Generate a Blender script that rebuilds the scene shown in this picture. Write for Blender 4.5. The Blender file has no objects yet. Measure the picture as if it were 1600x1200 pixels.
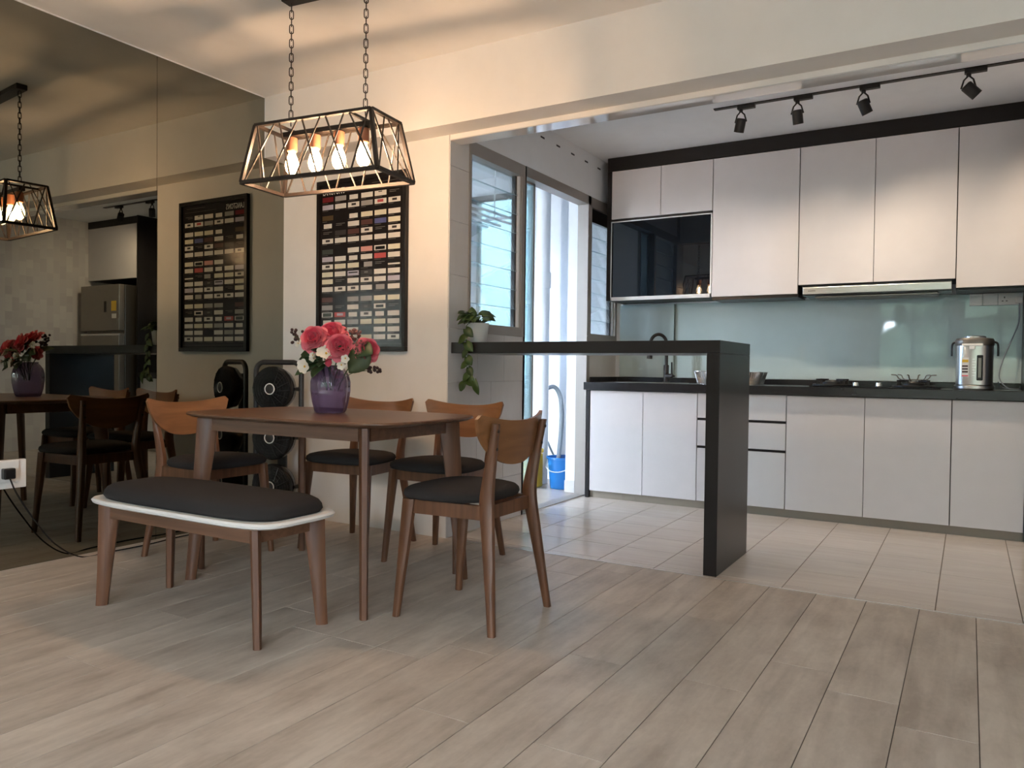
import bpy, bmesh, math, random
from mathutils import Vector, Matrix
random.seed(7)
PI = math.pi
R = math.radians
scene = bpy.context.scene
C = scene.collection

# ------------------------------------------------------------------ camera
F_PX = 1207.5
YAW, PITCH, ROLL = -0.53407, -0.01995, -0.011965
CAM = Vector((0, 0, 0.95))
_f = Vector((math.sin(YAW)*math.cos(PITCH), math.cos(YAW)*math.cos(PITCH), math.sin(PITCH)))
_r = Vector((math.cos(YAW), -math.sin(YAW), 0))
_d = _f.cross(_r)
_r2 = math.cos(ROLL)*_r + math.sin(ROLL)*_d
_d2 = -math.sin(ROLL)*_r + math.cos(ROLL)*_d
cam = bpy.data.objects.new('camera', bpy.data.cameras.new('camera'))
C.objects.link(cam)
cam.matrix_world = Matrix(((_r2.x, -_d2.x, -_f.x, CAM.x), (_r2.y, -_d2.y, -_f.y, CAM.y),
                           (_r2.z, -_d2.z, -_f.z, CAM.z), (0, 0, 0, 1)))
cam.data.sensor_width = 36
cam.data.lens = F_PX/1600*36
cam.data.clip_start = 0.05
scene.camera = cam

# ------------------------------------------------------------------ sky, daylight, exposure
world = bpy.data.worlds.new('sky'); scene.world = world
world.use_nodes = True
bgn = world.node_tree.nodes['Background']
bgn.inputs[0].default_value = (0.76, 0.87, 1.0, 1)
bgn.inputs[1].default_value = 42.0

def portal(name, loc, rot, sx, sy):
    l = bpy.data.lights.new(name, 'AREA'); l.shape = 'RECTANGLE'; l.size = sx; l.size_y = sy
    l.cycles.is_portal = True
    o = bpy.data.objects.new(name, l); C.objects.link(o); o.location = loc; o.rotation_euler = rot
BACK_Y = -4.2
portal('living_window_portal', (0.70, BACK_Y-0.13, 1.63), (R(90), 0, 0), 4.5, 1.6)
portal('yard_window_portal', (-4.19, 4.75, 1.75), (0, R(-90), 0), 1.5, 2.0)

scene.view_settings.view_transform = 'Standard'
scene.view_settings.look = 'None'
scene.view_settings.exposure = 0.72
scene.view_settings.gamma = 1.0
scene.view_settings.use_curve_mapping = False

BULB_L = 590.0
SPOT_W = 27.0

# ------------------------------------------------------------------ materials
def newmat(name):
    m = bpy.data.materials.new(name); m.use_nodes = True
    return m, m.node_tree, m.node_tree.nodes['Principled BSDF']
def mat(name, col, rough=0.5, metal=0.0, spec=0.5, coat=0.0, emit=None, es=0.0, bump=0.0, bscale=200, sheen=0.0):
    m, nt, p = newmat(name)
    p.inputs['Base Color'].default_value = (*col, 1)
    p.inputs['Roughness'].default_value = rough
    p.inputs['Metallic'].default_value = metal
    p.inputs['Specular IOR Level'].default_value = spec
    p.inputs['Coat Weight'].default_value = coat
    if sheen: p.inputs['Sheen Weight'].default_value = sheen
    if emit:
        p.inputs['Emission Color'].default_value = (*emit, 1); p.inputs['Emission Strength'].default_value = es
    # fine procedural variation of the colour
    tc = nt.nodes.new('ShaderNodeTexCoord'); n = nt.nodes.new('ShaderNodeTexNoise')
    n.inputs['Scale'].default_value = 9; n.inputs['Detail'].default_value = 3
    nt.links.new(tc.outputs['Object'], n.inputs['Vector'])
    hs = nt.nodes.new('ShaderNodeHueSaturation'); hs.inputs['Color'].default_value = (*col, 1)
    mr = nt.nodes.new('ShaderNodeMapRange'); mr.inputs['To Min'].default_value = 0.96; mr.inputs['To Max'].default_value = 1.04
    nt.links.new(n.outputs['Fac'], mr.inputs['Value']); nt.links.new(mr.outputs['Result'], hs.inputs['Value'])
    nt.links.new(hs.outputs['Color'], p.inputs['Base Color'])
    if bump:
        n2 = nt.nodes.new('ShaderNodeTexNoise'); n2.inputs['Scale'].default_value = bscale; n2.inputs['Detail'].default_value = 2
        nt.links.new(tc.outputs['Object'], n2.inputs['Vector'])
        b = nt.nodes.new('ShaderNodeBump'); b.inputs['Strength'].default_value = bump; b.inputs['Distance'].default_value = 0.002
        nt.links.new(n2.outputs['Fac'], b.inputs['Height']); nt.links.new(b.outputs['Normal'], p.inputs['Normal'])
    return m
def woodmat(name, c1, c2, rough, axis='X', scale=1.0, rnd=0.0, coat=0.0):
    m, nt, p = newmat(name)
    tc = nt.nodes.new('ShaderNodeTexCoord'); mp = nt.nodes.new('ShaderNodeMapping')
    s = {'X': (2, 40, 40), 'Y': (40, 2, 40), 'Z': (40, 40, 2)}[axis]
    mp.inputs['Scale'].default_value = [v*scale for v in s]
    nt.links.new(tc.outputs['Object'], mp.inputs['Vector'])
    oi = nt.nodes.new('ShaderNodeObjectInfo')
    add = nt.nodes.new('ShaderNodeVectorMath'); add.operation = 'ADD'
    mul = nt.nodes.new('ShaderNodeMath'); mul.operation = 'MULTIPLY'; mul.inputs[1].default_value = 57
    nt.links.new(oi.outputs['Random'], mul.inputs[0])
    nt.links.new(mp.outputs['Vector'], add.inputs[0]); nt.links.new(mul.outputs[0], add.inputs[1])
    n = nt.nodes.new('ShaderNodeTexNoise'); n.inputs['Scale'].default_value = 1; n.inputs['Detail'].default_value = 6; n.inputs['Distortion'].default_value = 0.6
    nt.links.new(add.outputs[0], n.inputs['Vector'])
    cr = nt.nodes.new('ShaderNodeValToRGB')
    cr.color_ramp.elements[0].position = 0.3; cr.color_ramp.elements[0].color = (*c1, 1)
    cr.color_ramp.elements[1].position = 0.7; cr.color_ramp.elements[1].color = (*c2, 1)
    nt.links.new(n.outputs['Fac'], cr.inputs['Fac'])
    hs = nt.nodes.new('ShaderNodeHueSaturation')
    nt.links.new(cr.outputs['Color'], hs.inputs['Color'])
    mr = nt.nodes.new('ShaderNodeMapRange'); mr.inputs['To Min'].default_value = 1-rnd; mr.inputs['To Max'].default_value = 1+rnd
    nt.links.new(oi.outputs['Random'], mr.inputs['Value']); nt.links.new(mr.outputs['Result'], hs.inputs['Value'])
    nt.links.new(hs.outputs['Color'], p.inputs['Base Color'])
    p.inputs['Roughness'].default_value = rough; p.inputs['Coat Weight'].default_value = coat
    b = nt.nodes.new('ShaderNodeBump'); b.inputs['Strength'].default_value = 0.08; b.inputs['Distance'].default_value = 0.002
    nt.links.new(n.outputs['Fac'], b.inputs['Height']); nt.links.new(b.outputs['Normal'], p.inputs['Normal'])
    return m
def plankmat():
    # weathered grey-beige vinyl plank: long grain streaks, blotchy wear and fine cross scuffs
    m, nt, p = newmat('vinyl_plank')
    L = nt.links.new
    tc = nt.nodes.new('ShaderNodeTexCoord'); oi = nt.nodes.new('ShaderNodeObjectInfo')
    mul = nt.nodes.new('ShaderNodeMath'); mul.operation = 'MULTIPLY'; mul.inputs[1].default_value = 91
    L(oi.outputs['Random'], mul.inputs[0])
    def noise(sc, detail=5, dist=0.4):
        mp = nt.nodes.new('ShaderNodeMapping'); mp.inputs['Scale'].default_value = sc
        L(tc.outputs['Object'], mp.inputs['Vector'])
        a = nt.nodes.new('ShaderNodeVectorMath'); a.operation = 'ADD'
        L(mp.outputs['Vector'], a.inputs[0]); L(mul.outputs[0], a.inputs[1])
        n = nt.nodes.new('ShaderNodeTexNoise'); n.inputs['Scale'].default_value = 1
        n.inputs['Detail'].default_value = detail; n.inputs['Distortion'].default_value = dist
        L(a.outputs[0], n.inputs['Vector']); return n
    n1 = noise((20, 2.2, 1)); n2 = noise((7, 4.0, 1), 5); n3 = noise((70, 30, 1), 3)
    def mix(a, b, f):
        x = nt.nodes.new('ShaderNodeMath'); x.operation = 'MULTIPLY_ADD'; x.inputs[1].default_value = f
        L(a, x.inputs[0]); 
        if b is None: x.inputs[2].default_value = 0
        else: L(b, x.inputs[2])
        return x.outputs[0]
    v = mix(n1.outputs['Fac'], None, 0.45); v = mix(n2.outputs['Fac'], v, 0.4); v = mix(n3.outputs['Fac'], v, 0.15)
    cr = nt.nodes.new('ShaderNodeValToRGB')
    e = cr.color_ramp.elements
    e[0].position = 0.34; e[0].color = (0.34, 0.278, 0.225, 1)
    e[1].position = 0.62; e[1].color = (0.555, 0.480, 0.405, 1)
    k = e.new(0.49); k.color = (0.455, 0.385, 0.320, 1)
    L(v, cr.inputs['Fac'])
    hs = nt.nodes.new('ShaderNodeHueSaturation'); L(cr.outputs['Color'], hs.inputs['Color'])
    mr = nt.nodes.new('ShaderNodeMapRange'); mr.inputs['To Min'].default_value = 0.95; mr.inputs['To Max'].default_value = 1.05
    L(oi.outputs['Random'], mr.inputs['Value']); L(mr.outputs['Result'], hs.inputs['Value'])
    L(hs.outputs['Color'], p.inputs['Base Color'])
    p.inputs['Roughness'].default_value = 0.42
    b = nt.nodes.new('ShaderNodeBump'); b.inputs['Strength'].default_value = 0.06; b.inputs['Distance'].default_value = 0.001
    L(v, b.inputs['Height']); L(b.outputs['Normal'], p.inputs['Normal'])
    return m
def tilemat(name, c, rough, rnd=0.03, vein=0.05, streak=(2, 14, 6)):
    m, nt, p = newmat(name); L = nt.links.new
    tc = nt.nodes.new('ShaderNodeTexCoord'); oi = nt.nodes.new('ShaderNodeObjectInfo')
    mp = nt.nodes.new('ShaderNodeMapping'); mp.inputs['Scale'].default_value = streak
    L(tc.outputs['Object'], mp.inputs['Vector'])
    mul = nt.nodes.new('ShaderNodeMath'); mul.operation = 'MULTIPLY'; mul.inputs[1].default_value = 33
    L(oi.outputs['Random'], mul.inputs[0])
    a = nt.nodes.new('ShaderNodeVectorMath'); a.operation = 'ADD'; L(mp.outputs['Vector'], a.inputs[0]); L(mul.outputs[0], a.inputs[1])
    n = nt.nodes.new('ShaderNodeTexNoise'); n.inputs['Scale'].default_value = 1.5; n.inputs['Detail'].default_value = 4
    L(a.outputs[0], n.inputs['Vector'])
    x = nt.nodes.new('ShaderNodeMapRange'); x.inputs['From Min'].default_value = 0.3; x.inputs['From Max'].default_value = 0.7
    x.inputs['To Min'].default_value = 1-vein; x.inputs['To Max'].default_value = 1+vein
    L(n.outputs['Fac'], x.inputs['Value'])
    y = nt.nodes.new('ShaderNodeMapRange'); y.inputs['To Min'].default_value = 1-rnd; y.inputs['To Max'].default_value = 1+rnd
    L(oi.outputs['Random'], y.inputs['Value'])
    z = nt.nodes.new('ShaderNodeMath'); z.operation = 'MULTIPLY'; L(x.outputs['Result'], z.inputs[0]); L(y.outputs['Result'], z.inputs[1])
    hs = nt.nodes.new('ShaderNodeHueSaturation'); hs.inputs['Color'].default_value = (*c, 1); L(z.outputs[0], hs.inputs['Value'])
    L(hs.outputs['Color'], p.inputs['Base Color']); p.inputs['Roughness'].default_value = rough
    return m
def glassmat(name, tint, gloss=0.08, rough=0.02, frost=0.0):
    m = bpy.data.materials.new(name); m.use_nodes = True; nt = m.node_tree; nt.nodes.clear(); L = nt.links.new
    out = nt.nodes.new('ShaderNodeOutputMaterial')
    t = nt.nodes.new('ShaderNodeBsdfTransparent'); t.inputs[0].default_value = (*tint, 1)
    g = nt.nodes.new('ShaderNodeBsdfGlossy'); g.inputs['Roughness'].default_value = rough
    base = t
    if frost:
        tr = nt.nodes.new('ShaderNodeBsdfTranslucent'); tr.inputs[0].default_value = (*tint, 1)
        df = nt.nodes.new('ShaderNodeBsdfDiffuse'); df.inputs[0].default_value = (*tint, 1)
        md = nt.nodes.new('ShaderNodeMixShader'); md.inputs[0].default_value = 0.35; L(tr.outputs[0], md.inputs[1]); L(df.outputs[0], md.inputs[2])
        mx = nt.nodes.new('ShaderNodeMixShader'); mx.inputs[0].default_value = frost; L(t.outputs[0], mx.inputs[1]); L(md.outputs[0], mx.inputs[2])
        base = mx
    lw = nt.nodes.new('ShaderNodeLayerWeight'); lw.inputs['Blend'].default_value = 0.35
    sc = nt.nodes.new('ShaderNodeMath'); sc.operation = 'MULTIPLY_ADD'; sc.inputs[1].default_value = 0.45; sc.inputs[2].default_value = gloss
    L(lw.outputs['Fresnel'], sc.inputs[0]); sc.use_clamp = True
    mix = nt.nodes.new('ShaderNodeMixShader'); L(sc.outputs[0], mix.inputs[0]); L(base.outputs[0], mix.inputs[1]); L(g.outputs[0], mix.inputs[2])
    L(mix.outputs[0], out.inputs['Surface'])
    return m
def patchmat():
    # patchwork wall tile of upright rectangles in pale greys
    m, nt, p = newmat('patchwork_tile'); L = nt.links.new
    tc = nt.nodes.new('ShaderNodeTexCoord'); sp = nt.nodes.new('ShaderNodeSeparateXYZ'); cb = nt.nodes.new('ShaderNodeCombineXYZ')
    L(tc.outputs['Object'], sp.inputs[0]); L(sp.outputs['Z'], cb.inputs['X']); L(sp.outputs['Y'], cb.inputs['Y'])
    b = nt.nodes.new('ShaderNodeTexBrick'); L(cb.outputs[0], b.inputs['Vector'])
    b.inputs['Scale'].default_value = 1.0; b.inputs['Brick Width'].default_value = 0.15; b.inputs['Row Height'].default_value = 0.072
    b.inputs['Mortar Size'].default_value = 0.0015; b.offset = 0.37; b.squash = 0.6; b.squash_frequency = 3
    b.inputs['Color1'].default_value = (0.72, 0.69, 0.66, 1); b.inputs['Color2'].default_value = (0.58, 0.55, 0.53, 1); b.inputs['Mortar'].default_value = (0.66, 0.63, 0.6, 1)
    L(b.outputs['Color'], p.inputs['Base Color']); p.inputs['Roughness'].default_value = 0.45
    return m

M = dict(
    wall=mat('wall_paint', (0.80, 0.77, 0.73), 0.65, bump=0.05, bscale=120),
    ceil=mat('ceiling_paint', (0.84, 0.82, 0.79), 0.7),
    white=mat('white_paint', (0.82, 0.83, 0.85), 0.5),
    kceil=mat('kitchen_ceiling_daylight_tint', (0.86, 0.875, 0.90), 0.6),  # bluish daylight from the yard is put into this ceiling colour
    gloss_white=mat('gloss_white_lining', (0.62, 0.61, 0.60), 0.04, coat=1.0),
    mirror=mat('bronze_tinted_mirror', (0.25, 0.243, 0.198), 0.0, metal=1.0),
    plank=plankmat(),
    grout=mat('dark_subfloor', (0.10, 0.08, 0.065), 0.8),
    tile=tilemat('beige_floor_tile', (0.56, 0.49, 0.43), 0.22),
    tile_grout=mat('floor_grout', (0.17, 0.14, 0.11), 0.8),
    walltile=tilemat('grey_wall_tile', (0.60, 0.58, 0.57), 0.25, 0.015, 0.02),
    wallgrout=mat('wall_grout', (0.46, 0.44, 0.43), 0.8),
    patch=patchmat(),
    door=mat('pale_laminate', (0.66, 0.63, 0.635), 0.38, bump=0.03, bscale=300),
    carcass=mat('dark_carcass', (0.035, 0.03, 0.028), 0.5),
    black=mat('black_laminate', (0.013, 0.011, 0.011), 0.30, spec=0.35, bump=0.03, bscale=400),
    stone=mat('black_stone', (0.014, 0.013, 0.014), 0.22),
    kick=mat('taupe_kick', (0.24, 0.205, 0.165), 0.5),
    alu=mat('grey_aluminium', (0.32, 0.295, 0.275), 0.42, metal=0.35),
    aluw=mat('white_aluminium', (0.72, 0.72, 0.73), 0.35),
    steel=mat('brushed_steel', (0.58, 0.56, 0.53), 0.28, metal=1.0),
    fsteel=mat('taupe_fridge_steel', (0.27, 0.245, 0.215), 0.35, metal=0.7),
    dsteel=mat('dark_steel', (0.20, 0.185, 0.165), 0.35, metal=0.8),
    blackglass=mat('black_glass', (0.004, 0.006, 0.009), 0.015),
    splash=mat('pale_mint_glass', (0.44, 0.54, 0.54), 0.03),
    blackmetal=mat('matt_black_metal', (0.018, 0.016, 0.015), 0.45, metal=0.3),
    bronze=mat('dark_bronze_metal', (0.030, 0.021, 0.016), 0.45, metal=0.3),
    rod=mat('rod_metal', (0.05, 0.038, 0.03), 0.45, metal=0.3),
    copper=mat('copper_socket', (0.42, 0.17, 0.09), 0.45, metal=0.35),
    walnut=woodmat('walnut', (0.090, 0.036, 0.016), (0.175, 0.073, 0.034), 0.38, 'Z'),
    walnutx=woodmat('walnut_top', (0.105, 0.048, 0.025), (0.18, 0.086, 0.046), 0.33, 'X'),
    veneer=woodmat('walnut_veneer', (0.18, 0.074, 0.025), (0.275, 0.118, 0.044), 0.36, 'X', 0.6),
    fabric=mat('charcoal_fabric', (0.032, 0.028, 0.027), 0.95, bump=0.5, bscale=900, spec=0.2),
    white_lac=mat('white_lacquer', (0.80, 0.78, 0.75), 0.35),
    plastic_black=mat('gloss_black_plastic', (0.008, 0.008, 0.009), 0.16),
    plastic_grey=mat('charcoal_plastic', (0.022, 0.021, 0.021), 0.45),
    chrome=mat('chrome', (0.75, 0.75, 0.75), 0.12, metal=1.0),
    plastic_white=mat('white_plastic', (0.74, 0.73, 0.71), 0.35),
    blue=mat('blue_plastic', (0.012, 0.16, 0.48), 0.35),
    yellow=mat('yellow_plastic', (0.72, 0.47, 0.04), 0.45),
    hose=mat('grey_hose', (0.22, 0.25, 0.28), 0.5),
    leaf=mat('green_leaf', (0.045, 0.088, 0.020), 0.42),
    leafo=mat('olive_leaf', (0.060, 0.078, 0.028), 0.55),
    leafd=mat('dark_green_leaf', (0.030, 0.062, 0.018), 0.5),
    rose=mat('coral_petal', (0.70, 0.060, 0.105), 0.6, sheen=0.2),
    rosep=mat('pink_petal', (0.80, 0.18, 0.22), 0.6, sheen=0.2),
    cream=mat('cream_petal', (0.78, 0.70, 0.58), 0.6),
    ygold=mat('gold_stamen', (0.75, 0.42, 0.06), 0.6),
    berry=mat('dark_berry', (0.035, 0.012, 0.012), 0.5),
    dusty=mat('dusty_sprig', (0.22, 0.085, 0.07), 0.7),
    vase=None,
    paper_black=mat('black_print', (0.014, 0.012, 0.013), 0.16, spec=0.2),
    frameblack=mat('black_frame', (0.010, 0.008, 0.008), 0.35, spec=0.3),
    yardglass=glassmat('blue_yard_glass', (0.158, 0.188, 0.192), 0.03, 0.05, 0.0),
    dimglass=glassmat('daylight_dimming_glass', (0.29, 0.325, 0.37), 0.05, 0.02, 0.0),  # tint added only to weaken the daylight entering the yard
    louvre=glassmat('louvre_glass', (0.93, 0.975, 0.985), 0.04, 0.02, 0.03),
    blade_edge=mat('ground_glass_edge', (0.22, 0.33, 0.36), 0.4),
    clear=glassmat('clear_glass', (0.95, 0.97, 0.97), 0.03, 0.01),
    doorglass=glassmat('blue_door_glass', (0.80, 0.95, 0.98), 0.06, 0.03, 0.2),
    foil=mat('aluminium_foil', (0.70, 0.69, 0.68), 0.25, metal=1.0, bump=0.3, bscale=60),
    foliage_ground=mat('grass_and_paving', (0.20, 0.175, 0.15), 0.9),
    foliage=mat('outdoor_foliage', (0.045, 0.066, 0.036), 0.7),
)
def vasemat():
    m = bpy.data.materials.new('purple_glass'); m.use_nodes = True; nt = m.node_tree; p = nt.nodes['Principled BSDF']
    p.inputs['Base Color'].default_value = (0.10, 0.060, 0.135, 1); p.inputs['Roughness'].default_value = 0.04; p.inputs['Specular IOR Level'].default_value = 1.0
    p.inputs['Coat Weight'].default_value = 1.0
    t = nt.nodes.new('ShaderNodeBsdfTransparent'); t.inputs[0].default_value = (0.66, 0.56, 0.74, 1)
    mx = nt.nodes.new('ShaderNodeMixShader'); lw = nt.nodes.new('ShaderNodeLayerWeight'); lw.inputs[0].default_value = 0.3
    mr = nt.nodes.new('ShaderNodeMapRange'); mr.inputs['To Min'].default_value = 0.42; mr.inputs['To Max'].default_value = 0.95
    nt.links.new(lw.outputs['Facing'], mr.inputs['Value']); nt.links.new(mr.outputs['Result'], mx.inputs[0])
    nt.links.new(t.outputs[0], mx.inputs[1]); nt.links.new(p.outputs[0], mx.inputs[2])
    nt.links.new(mx.outputs[0], nt.nodes['Material Output'].inputs['Surface'])
    return m
M['vase'] = vasemat()
def emitmat(name, col, s):
    m = bpy.data.materials.new(name); m.use_nodes = True; nt = m.node_tree; nt.nodes.clear()
    e = nt.nodes.new('ShaderNodeEmission'); e.inputs[0].default_value = (*col, 1); e.inputs[1].default_value = s
    o = nt.nodes.new('ShaderNodeOutputMaterial'); nt.links.new(e.outputs[0], o.inputs['Surface'])
    return m
M['bulb'] = emitmat('glowing_bulb', (1.0, 0.63, 0.37), BULB_L)
def bulbglass():
    m = bpy.data.materials.new('glowing_bulb_glass'); m.use_nodes = True; nt = m.node_tree; nt.nodes.clear()
    e = nt.nodes.new('ShaderNodeEmission'); e.inputs[0].default_value = (1.0, 0.70, 0.38, 1); e.inputs[1].default_value = 22.0
    t = nt.nodes.new('ShaderNodeBsdfTransparent'); x = nt.nodes.new('ShaderNodeMixShader'); x.inputs[0].default_value = 0.25
    o = nt.nodes.new('ShaderNodeOutputMaterial'); nt.links.new(t.outputs[0], x.inputs[1]); nt.links.new(e.outputs[0], x.inputs[2]); nt.links.new(x.outputs[0], o.inputs['Surface'])
    return m
M['bulbglass'] = bulbglass()
M['lens'] = emitmat('lit_lens', (1.0, 0.80, 0.55), 6.0)

# ------------------------------------------------------------------ mesh helpers
def obj(name, bm, m, parent=None, smooth=False, loc=None):
    me = bpy.data.meshes.new(name); bmesh.ops.recalc_face_normals(bm, faces=bm.faces)
    bm.to_mesh(me); bm.free()
    mats = m if isinstance(m, (list, tuple)) else [m]
    for x in mats: me.materials.append(M[x] if isinstance(x, str) else x)
    if smooth:
        for p in me.polygons: p.use_smooth = True
        me.set_sharp_from_angle(angle=R(smooth if smooth is not True else 40))
    o = bpy.data.objects.new(name, me); C.objects.link(o)
    if parent: o.parent = parent
    if loc: o.location = loc
    return o
def tag(o, label, cat, group=None, kind=None):
    o['label'] = label; o['category'] = cat
    if group: o['group'] = group
    if kind: o['kind'] = kind
    return o
def thing(name, label, cat, loc=(0, 0, 0), rz=0, group=None):
    o = bpy.data.objects.new(name, None); C.objects.link(o); o.location = loc; o.rotation_euler = (0, 0, rz)
    o.empty_display_size = 0.05
    return tag(o, label, cat, group)
def struct(name, bm, m, label, parent=None, smooth=False):
    o = obj(name, bm, m, parent, smooth)
    if not parent: o['kind'] = 'structure'; o['label'] = label; o['category'] = name.split('_')[0].split('.')[0]
    return o
def box(bm, x0, x1, y0, y1, z0, z1, bev=0.0, mi=0):
    vs = [bm.verts.new((x, y, z)) for z in (z0, z1) for y in (y0, y1) for x in (x0, x1)]
    fs = [bm.faces.new([vs[i] for i in q]) for q in ((0, 2, 3, 1), (4, 5, 7, 6), (0, 1, 5, 4), (2, 6, 7, 3), (0, 4, 6, 2), (1, 3, 7, 5))]
    for f in fs: f.material_index = mi
    if bev:
        es = {e for f in fs for e in f.edges}
        r = bmesh.ops.bevel(bm, geom=list(es), offset=bev, segments=2, profile=0.5, affect='EDGES', clamp_overlap=True)
        for f in r['faces']: f.material_index = mi
    return bm
def B(*a, **k): return box(bmesh.new(), *a, **k)
def rings(bm, secs, cap=True, closed=False, mi=0):
    rs = [[bm.verts.new(p) for p in s] for s in secs]
    n = len(rs[0]); fs = []
    rng = range(len(rs)) if closed else range(len(rs)-1)
    for i in rng:
        a, b = rs[i], rs[(i+1) % len(rs)]
        for j in range(n):
            k = (j+1) % n
            fs.append(bm.faces.new((a[j], a[k], b[k], b[j])))
    if cap and not closed:
        fs.append(bm.faces.new(rs[0][::-1])); fs.append(bm.faces.new(rs[-1]))
    for f in fs: f.material_index = mi
    return bm
def lathe(bm, prof, seg=24, c=(0, 0, 0), cap=True, ax='Z', mi=0):
    secs = []
    for r, h in prof:
        s = []
        for i in range(seg):
            a = 2*PI*i/seg; u, v = r*math.cos(a), r*math.sin(a)
            s.append((c[0]+u, c[1]+v, c[2]+h) if ax == 'Z' else (c[0]+u, c[1]+h, c[2]+v) if ax == 'Y' else (c[0]+h, c[1]+u, c[2]+v))
        secs.append(s)
    return rings(bm, secs, cap, mi=mi)
def frames(pts, closed=False):
    pts = [Vector(p) for p in pts]; n = len(pts); T = []
    for i in range(n):
        if closed: t = pts[(i+1) % n]-pts[i-1]
        else: t = pts[min(i+1, n-1)]-pts[max(i-1, 0)]
        T.append(t.normalized())
    up = Vector((0, 0, 1)) if abs(T[0].z) < 0.9 else Vector((1, 0, 0))
    N = [(up - T[0]*up.dot(T[0])).normalized()]
    for i in range(1, n):
        v = N[-1] - T[i]*N[-1].dot(T[i]); N.append(v.normalized())
    return pts, T, N
def tube(bm, pts, r, seg=8, closed=False, mi=0):
    pts, T, N = frames(pts, closed); secs = []
    for i, (p, t, nn) in enumerate(zip(pts, T, N)):
        b = t.cross(nn); rr = r[i] if isinstance(r, (list, tuple)) else r
        secs.append([p + rr*(math.cos(2*PI*k/seg)*nn + math.sin(2*PI*k/seg)*b) for k in range(seg)])
    return rings(bm, secs, not closed, closed, mi)
def bar(bm, a, b, w, h=None):
    h = h or w; a, b = Vector(a), Vector(b); t = (b-a).normalized()
    up = Vector((0, 0, 1)) if abs(t.z) < 0.95 else Vector((1, 0, 0))
    s = t.cross(up).normalized()*w/2; u = s.cross(t).normalized()*h/2
    return rings(bm, [[p+s+u, p-s+u, p-s-u, p+s-u] for p in (a, b)])
def spline(pts, n=8, closed=False):
    pts = [Vector(p) for p in pts]; out = []; m = len(pts)
    for i in range(m if closed else m-1):
        g = lambda k: pts[k % m] if closed else pts[max(0, min(m-1, k))]
        p0, p1, p2, p3 = g(i-1), g(i), g(i+1), g(i+2)
        for j in range(n):
            t = j/n
            out.append(0.5*((2*p1)+(p2-p0)*t+(2*p0-5*p1+4*p2-p3)*t*t+(3*p1-p0-3*p2+p3)*t**3))
    if not closed: out.append(pts[-1])
    return out
def superell(a, b, n, seg=48, cx=0, cy=0, z=0):
    o = []
    for i in range(seg):
        t = 2*PI*i/seg; c, s = math.cos(t), math.sin(t)
        o.append((cx+a*math.copysign(abs(c)**(2/n), c), cy+b*math.copysign(abs(s)**(2/n), s), z))
    return o
def prism(bm, outline, z0, z1, mi=0):
    return rings(bm, [[(x, y, z0) for x, y in outline], [(x, y, z1) for x, y in outline]], mi=mi)
def copy_tree(o, parent=None):
    c = o.copy(); C.objects.link(c); c.parent = parent
    for ch in list(o.children):
        copy_tree(ch, c)
    return c
def text_mesh(name, s, size, m, parent, loc, rot, sx=1.0, extrude=0.0004):
    cu = bpy.data.curves.new(name, 'FONT'); cu.body = s; cu.size = size; cu.extrude = extrude; cu.resolution_u = 2
    t = bpy.data.objects.new('tmp', cu); C.objects.link(t)
    dg = bpy.context.evaluated_depsgraph_get(); me = bpy.data.meshes.new_from_object(t.evaluated_get(dg)); me.name = name
    bpy.data.objects.remove(t); bpy.data.curves.remove(cu)
    me.materials.clear(); me.materials.append(M[m]); o = bpy.data.objects.new(name, me); C.objects.link(o)
    o.location = loc; o.rotation_euler = rot; o.scale = (sx, 1, 1)
    if parent: o.parent = parent
    return o

# ------------------------------------------------------------------ setting: room shell
XL, YW, ZC = -3.78, 3.51, 2.607          # mirror wall, poster wall, dining ceiling
XK, YK, XR = -2.49, 5.87, 1.25           # kitchen left wall, kitchen back wall, kitchen right wall
ZK = 2.578                               # kitchen ceiling
XE = 3.3                                 # far right wall of the living room

fl = struct('floor', B(XL, XE, BACK_Y, YW, -0.10, -0.003), 'grout', 'grey beige vinyl plank floor of the dining room')
def gaps(n, w, l): 
    bm = B(0, w, 0, l, -0.0025, 0.0); return bm
PW = 0.1955
plank_meshes = {}
def plank(x0, x1, y0, y1):
    key = (round(x1-x0, 4), round(y1-y0, 4))
    if key not in plank_meshes:
        o = obj('plank', B(0.0012, key[0]-0.0012, 0.0009, key[1]-0.0009, -0.003, 0.0, bev=0.0008), 'plank', fl)
        plank_meshes[key] = o.data
    else:
        o = bpy.data.objects.new('plank', plank_meshes[key]); C.objects.link(o); o.parent = fl
    o.location = (x0, y0, 0)
rnd = random.Random(3)
x = 0.042 + PW*17
cols = []
while x > XL: 
    cols.append(x); x -= PW
for xc in cols:
    x0 = max(XL, xc-PW); x1 = min(xc, XE)
    if x1-x0 < 0.01: continue
    off = rnd.choice([0.0, 0.15, 0.3, 0.45, 0.6, 0.75, 0.9, 1.05])
    y = YW
    ln = 1.2-off if off else 1.2
    while y > BACK_Y+0.001:
        y0 = max(BACK_Y, y-ln)
        if y-y0 > 0.02: plank(x0, x1, round(y0, 4), round(y, 4))
        y = y0; ln = 1.2
# threshold strip
struct('trim_1', B(XK, XE, YW-0.004, YW+0.004, -0.002, 0.0015), 'steel', 'thin metal strip between plank floor and kitchen tiles')

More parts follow.
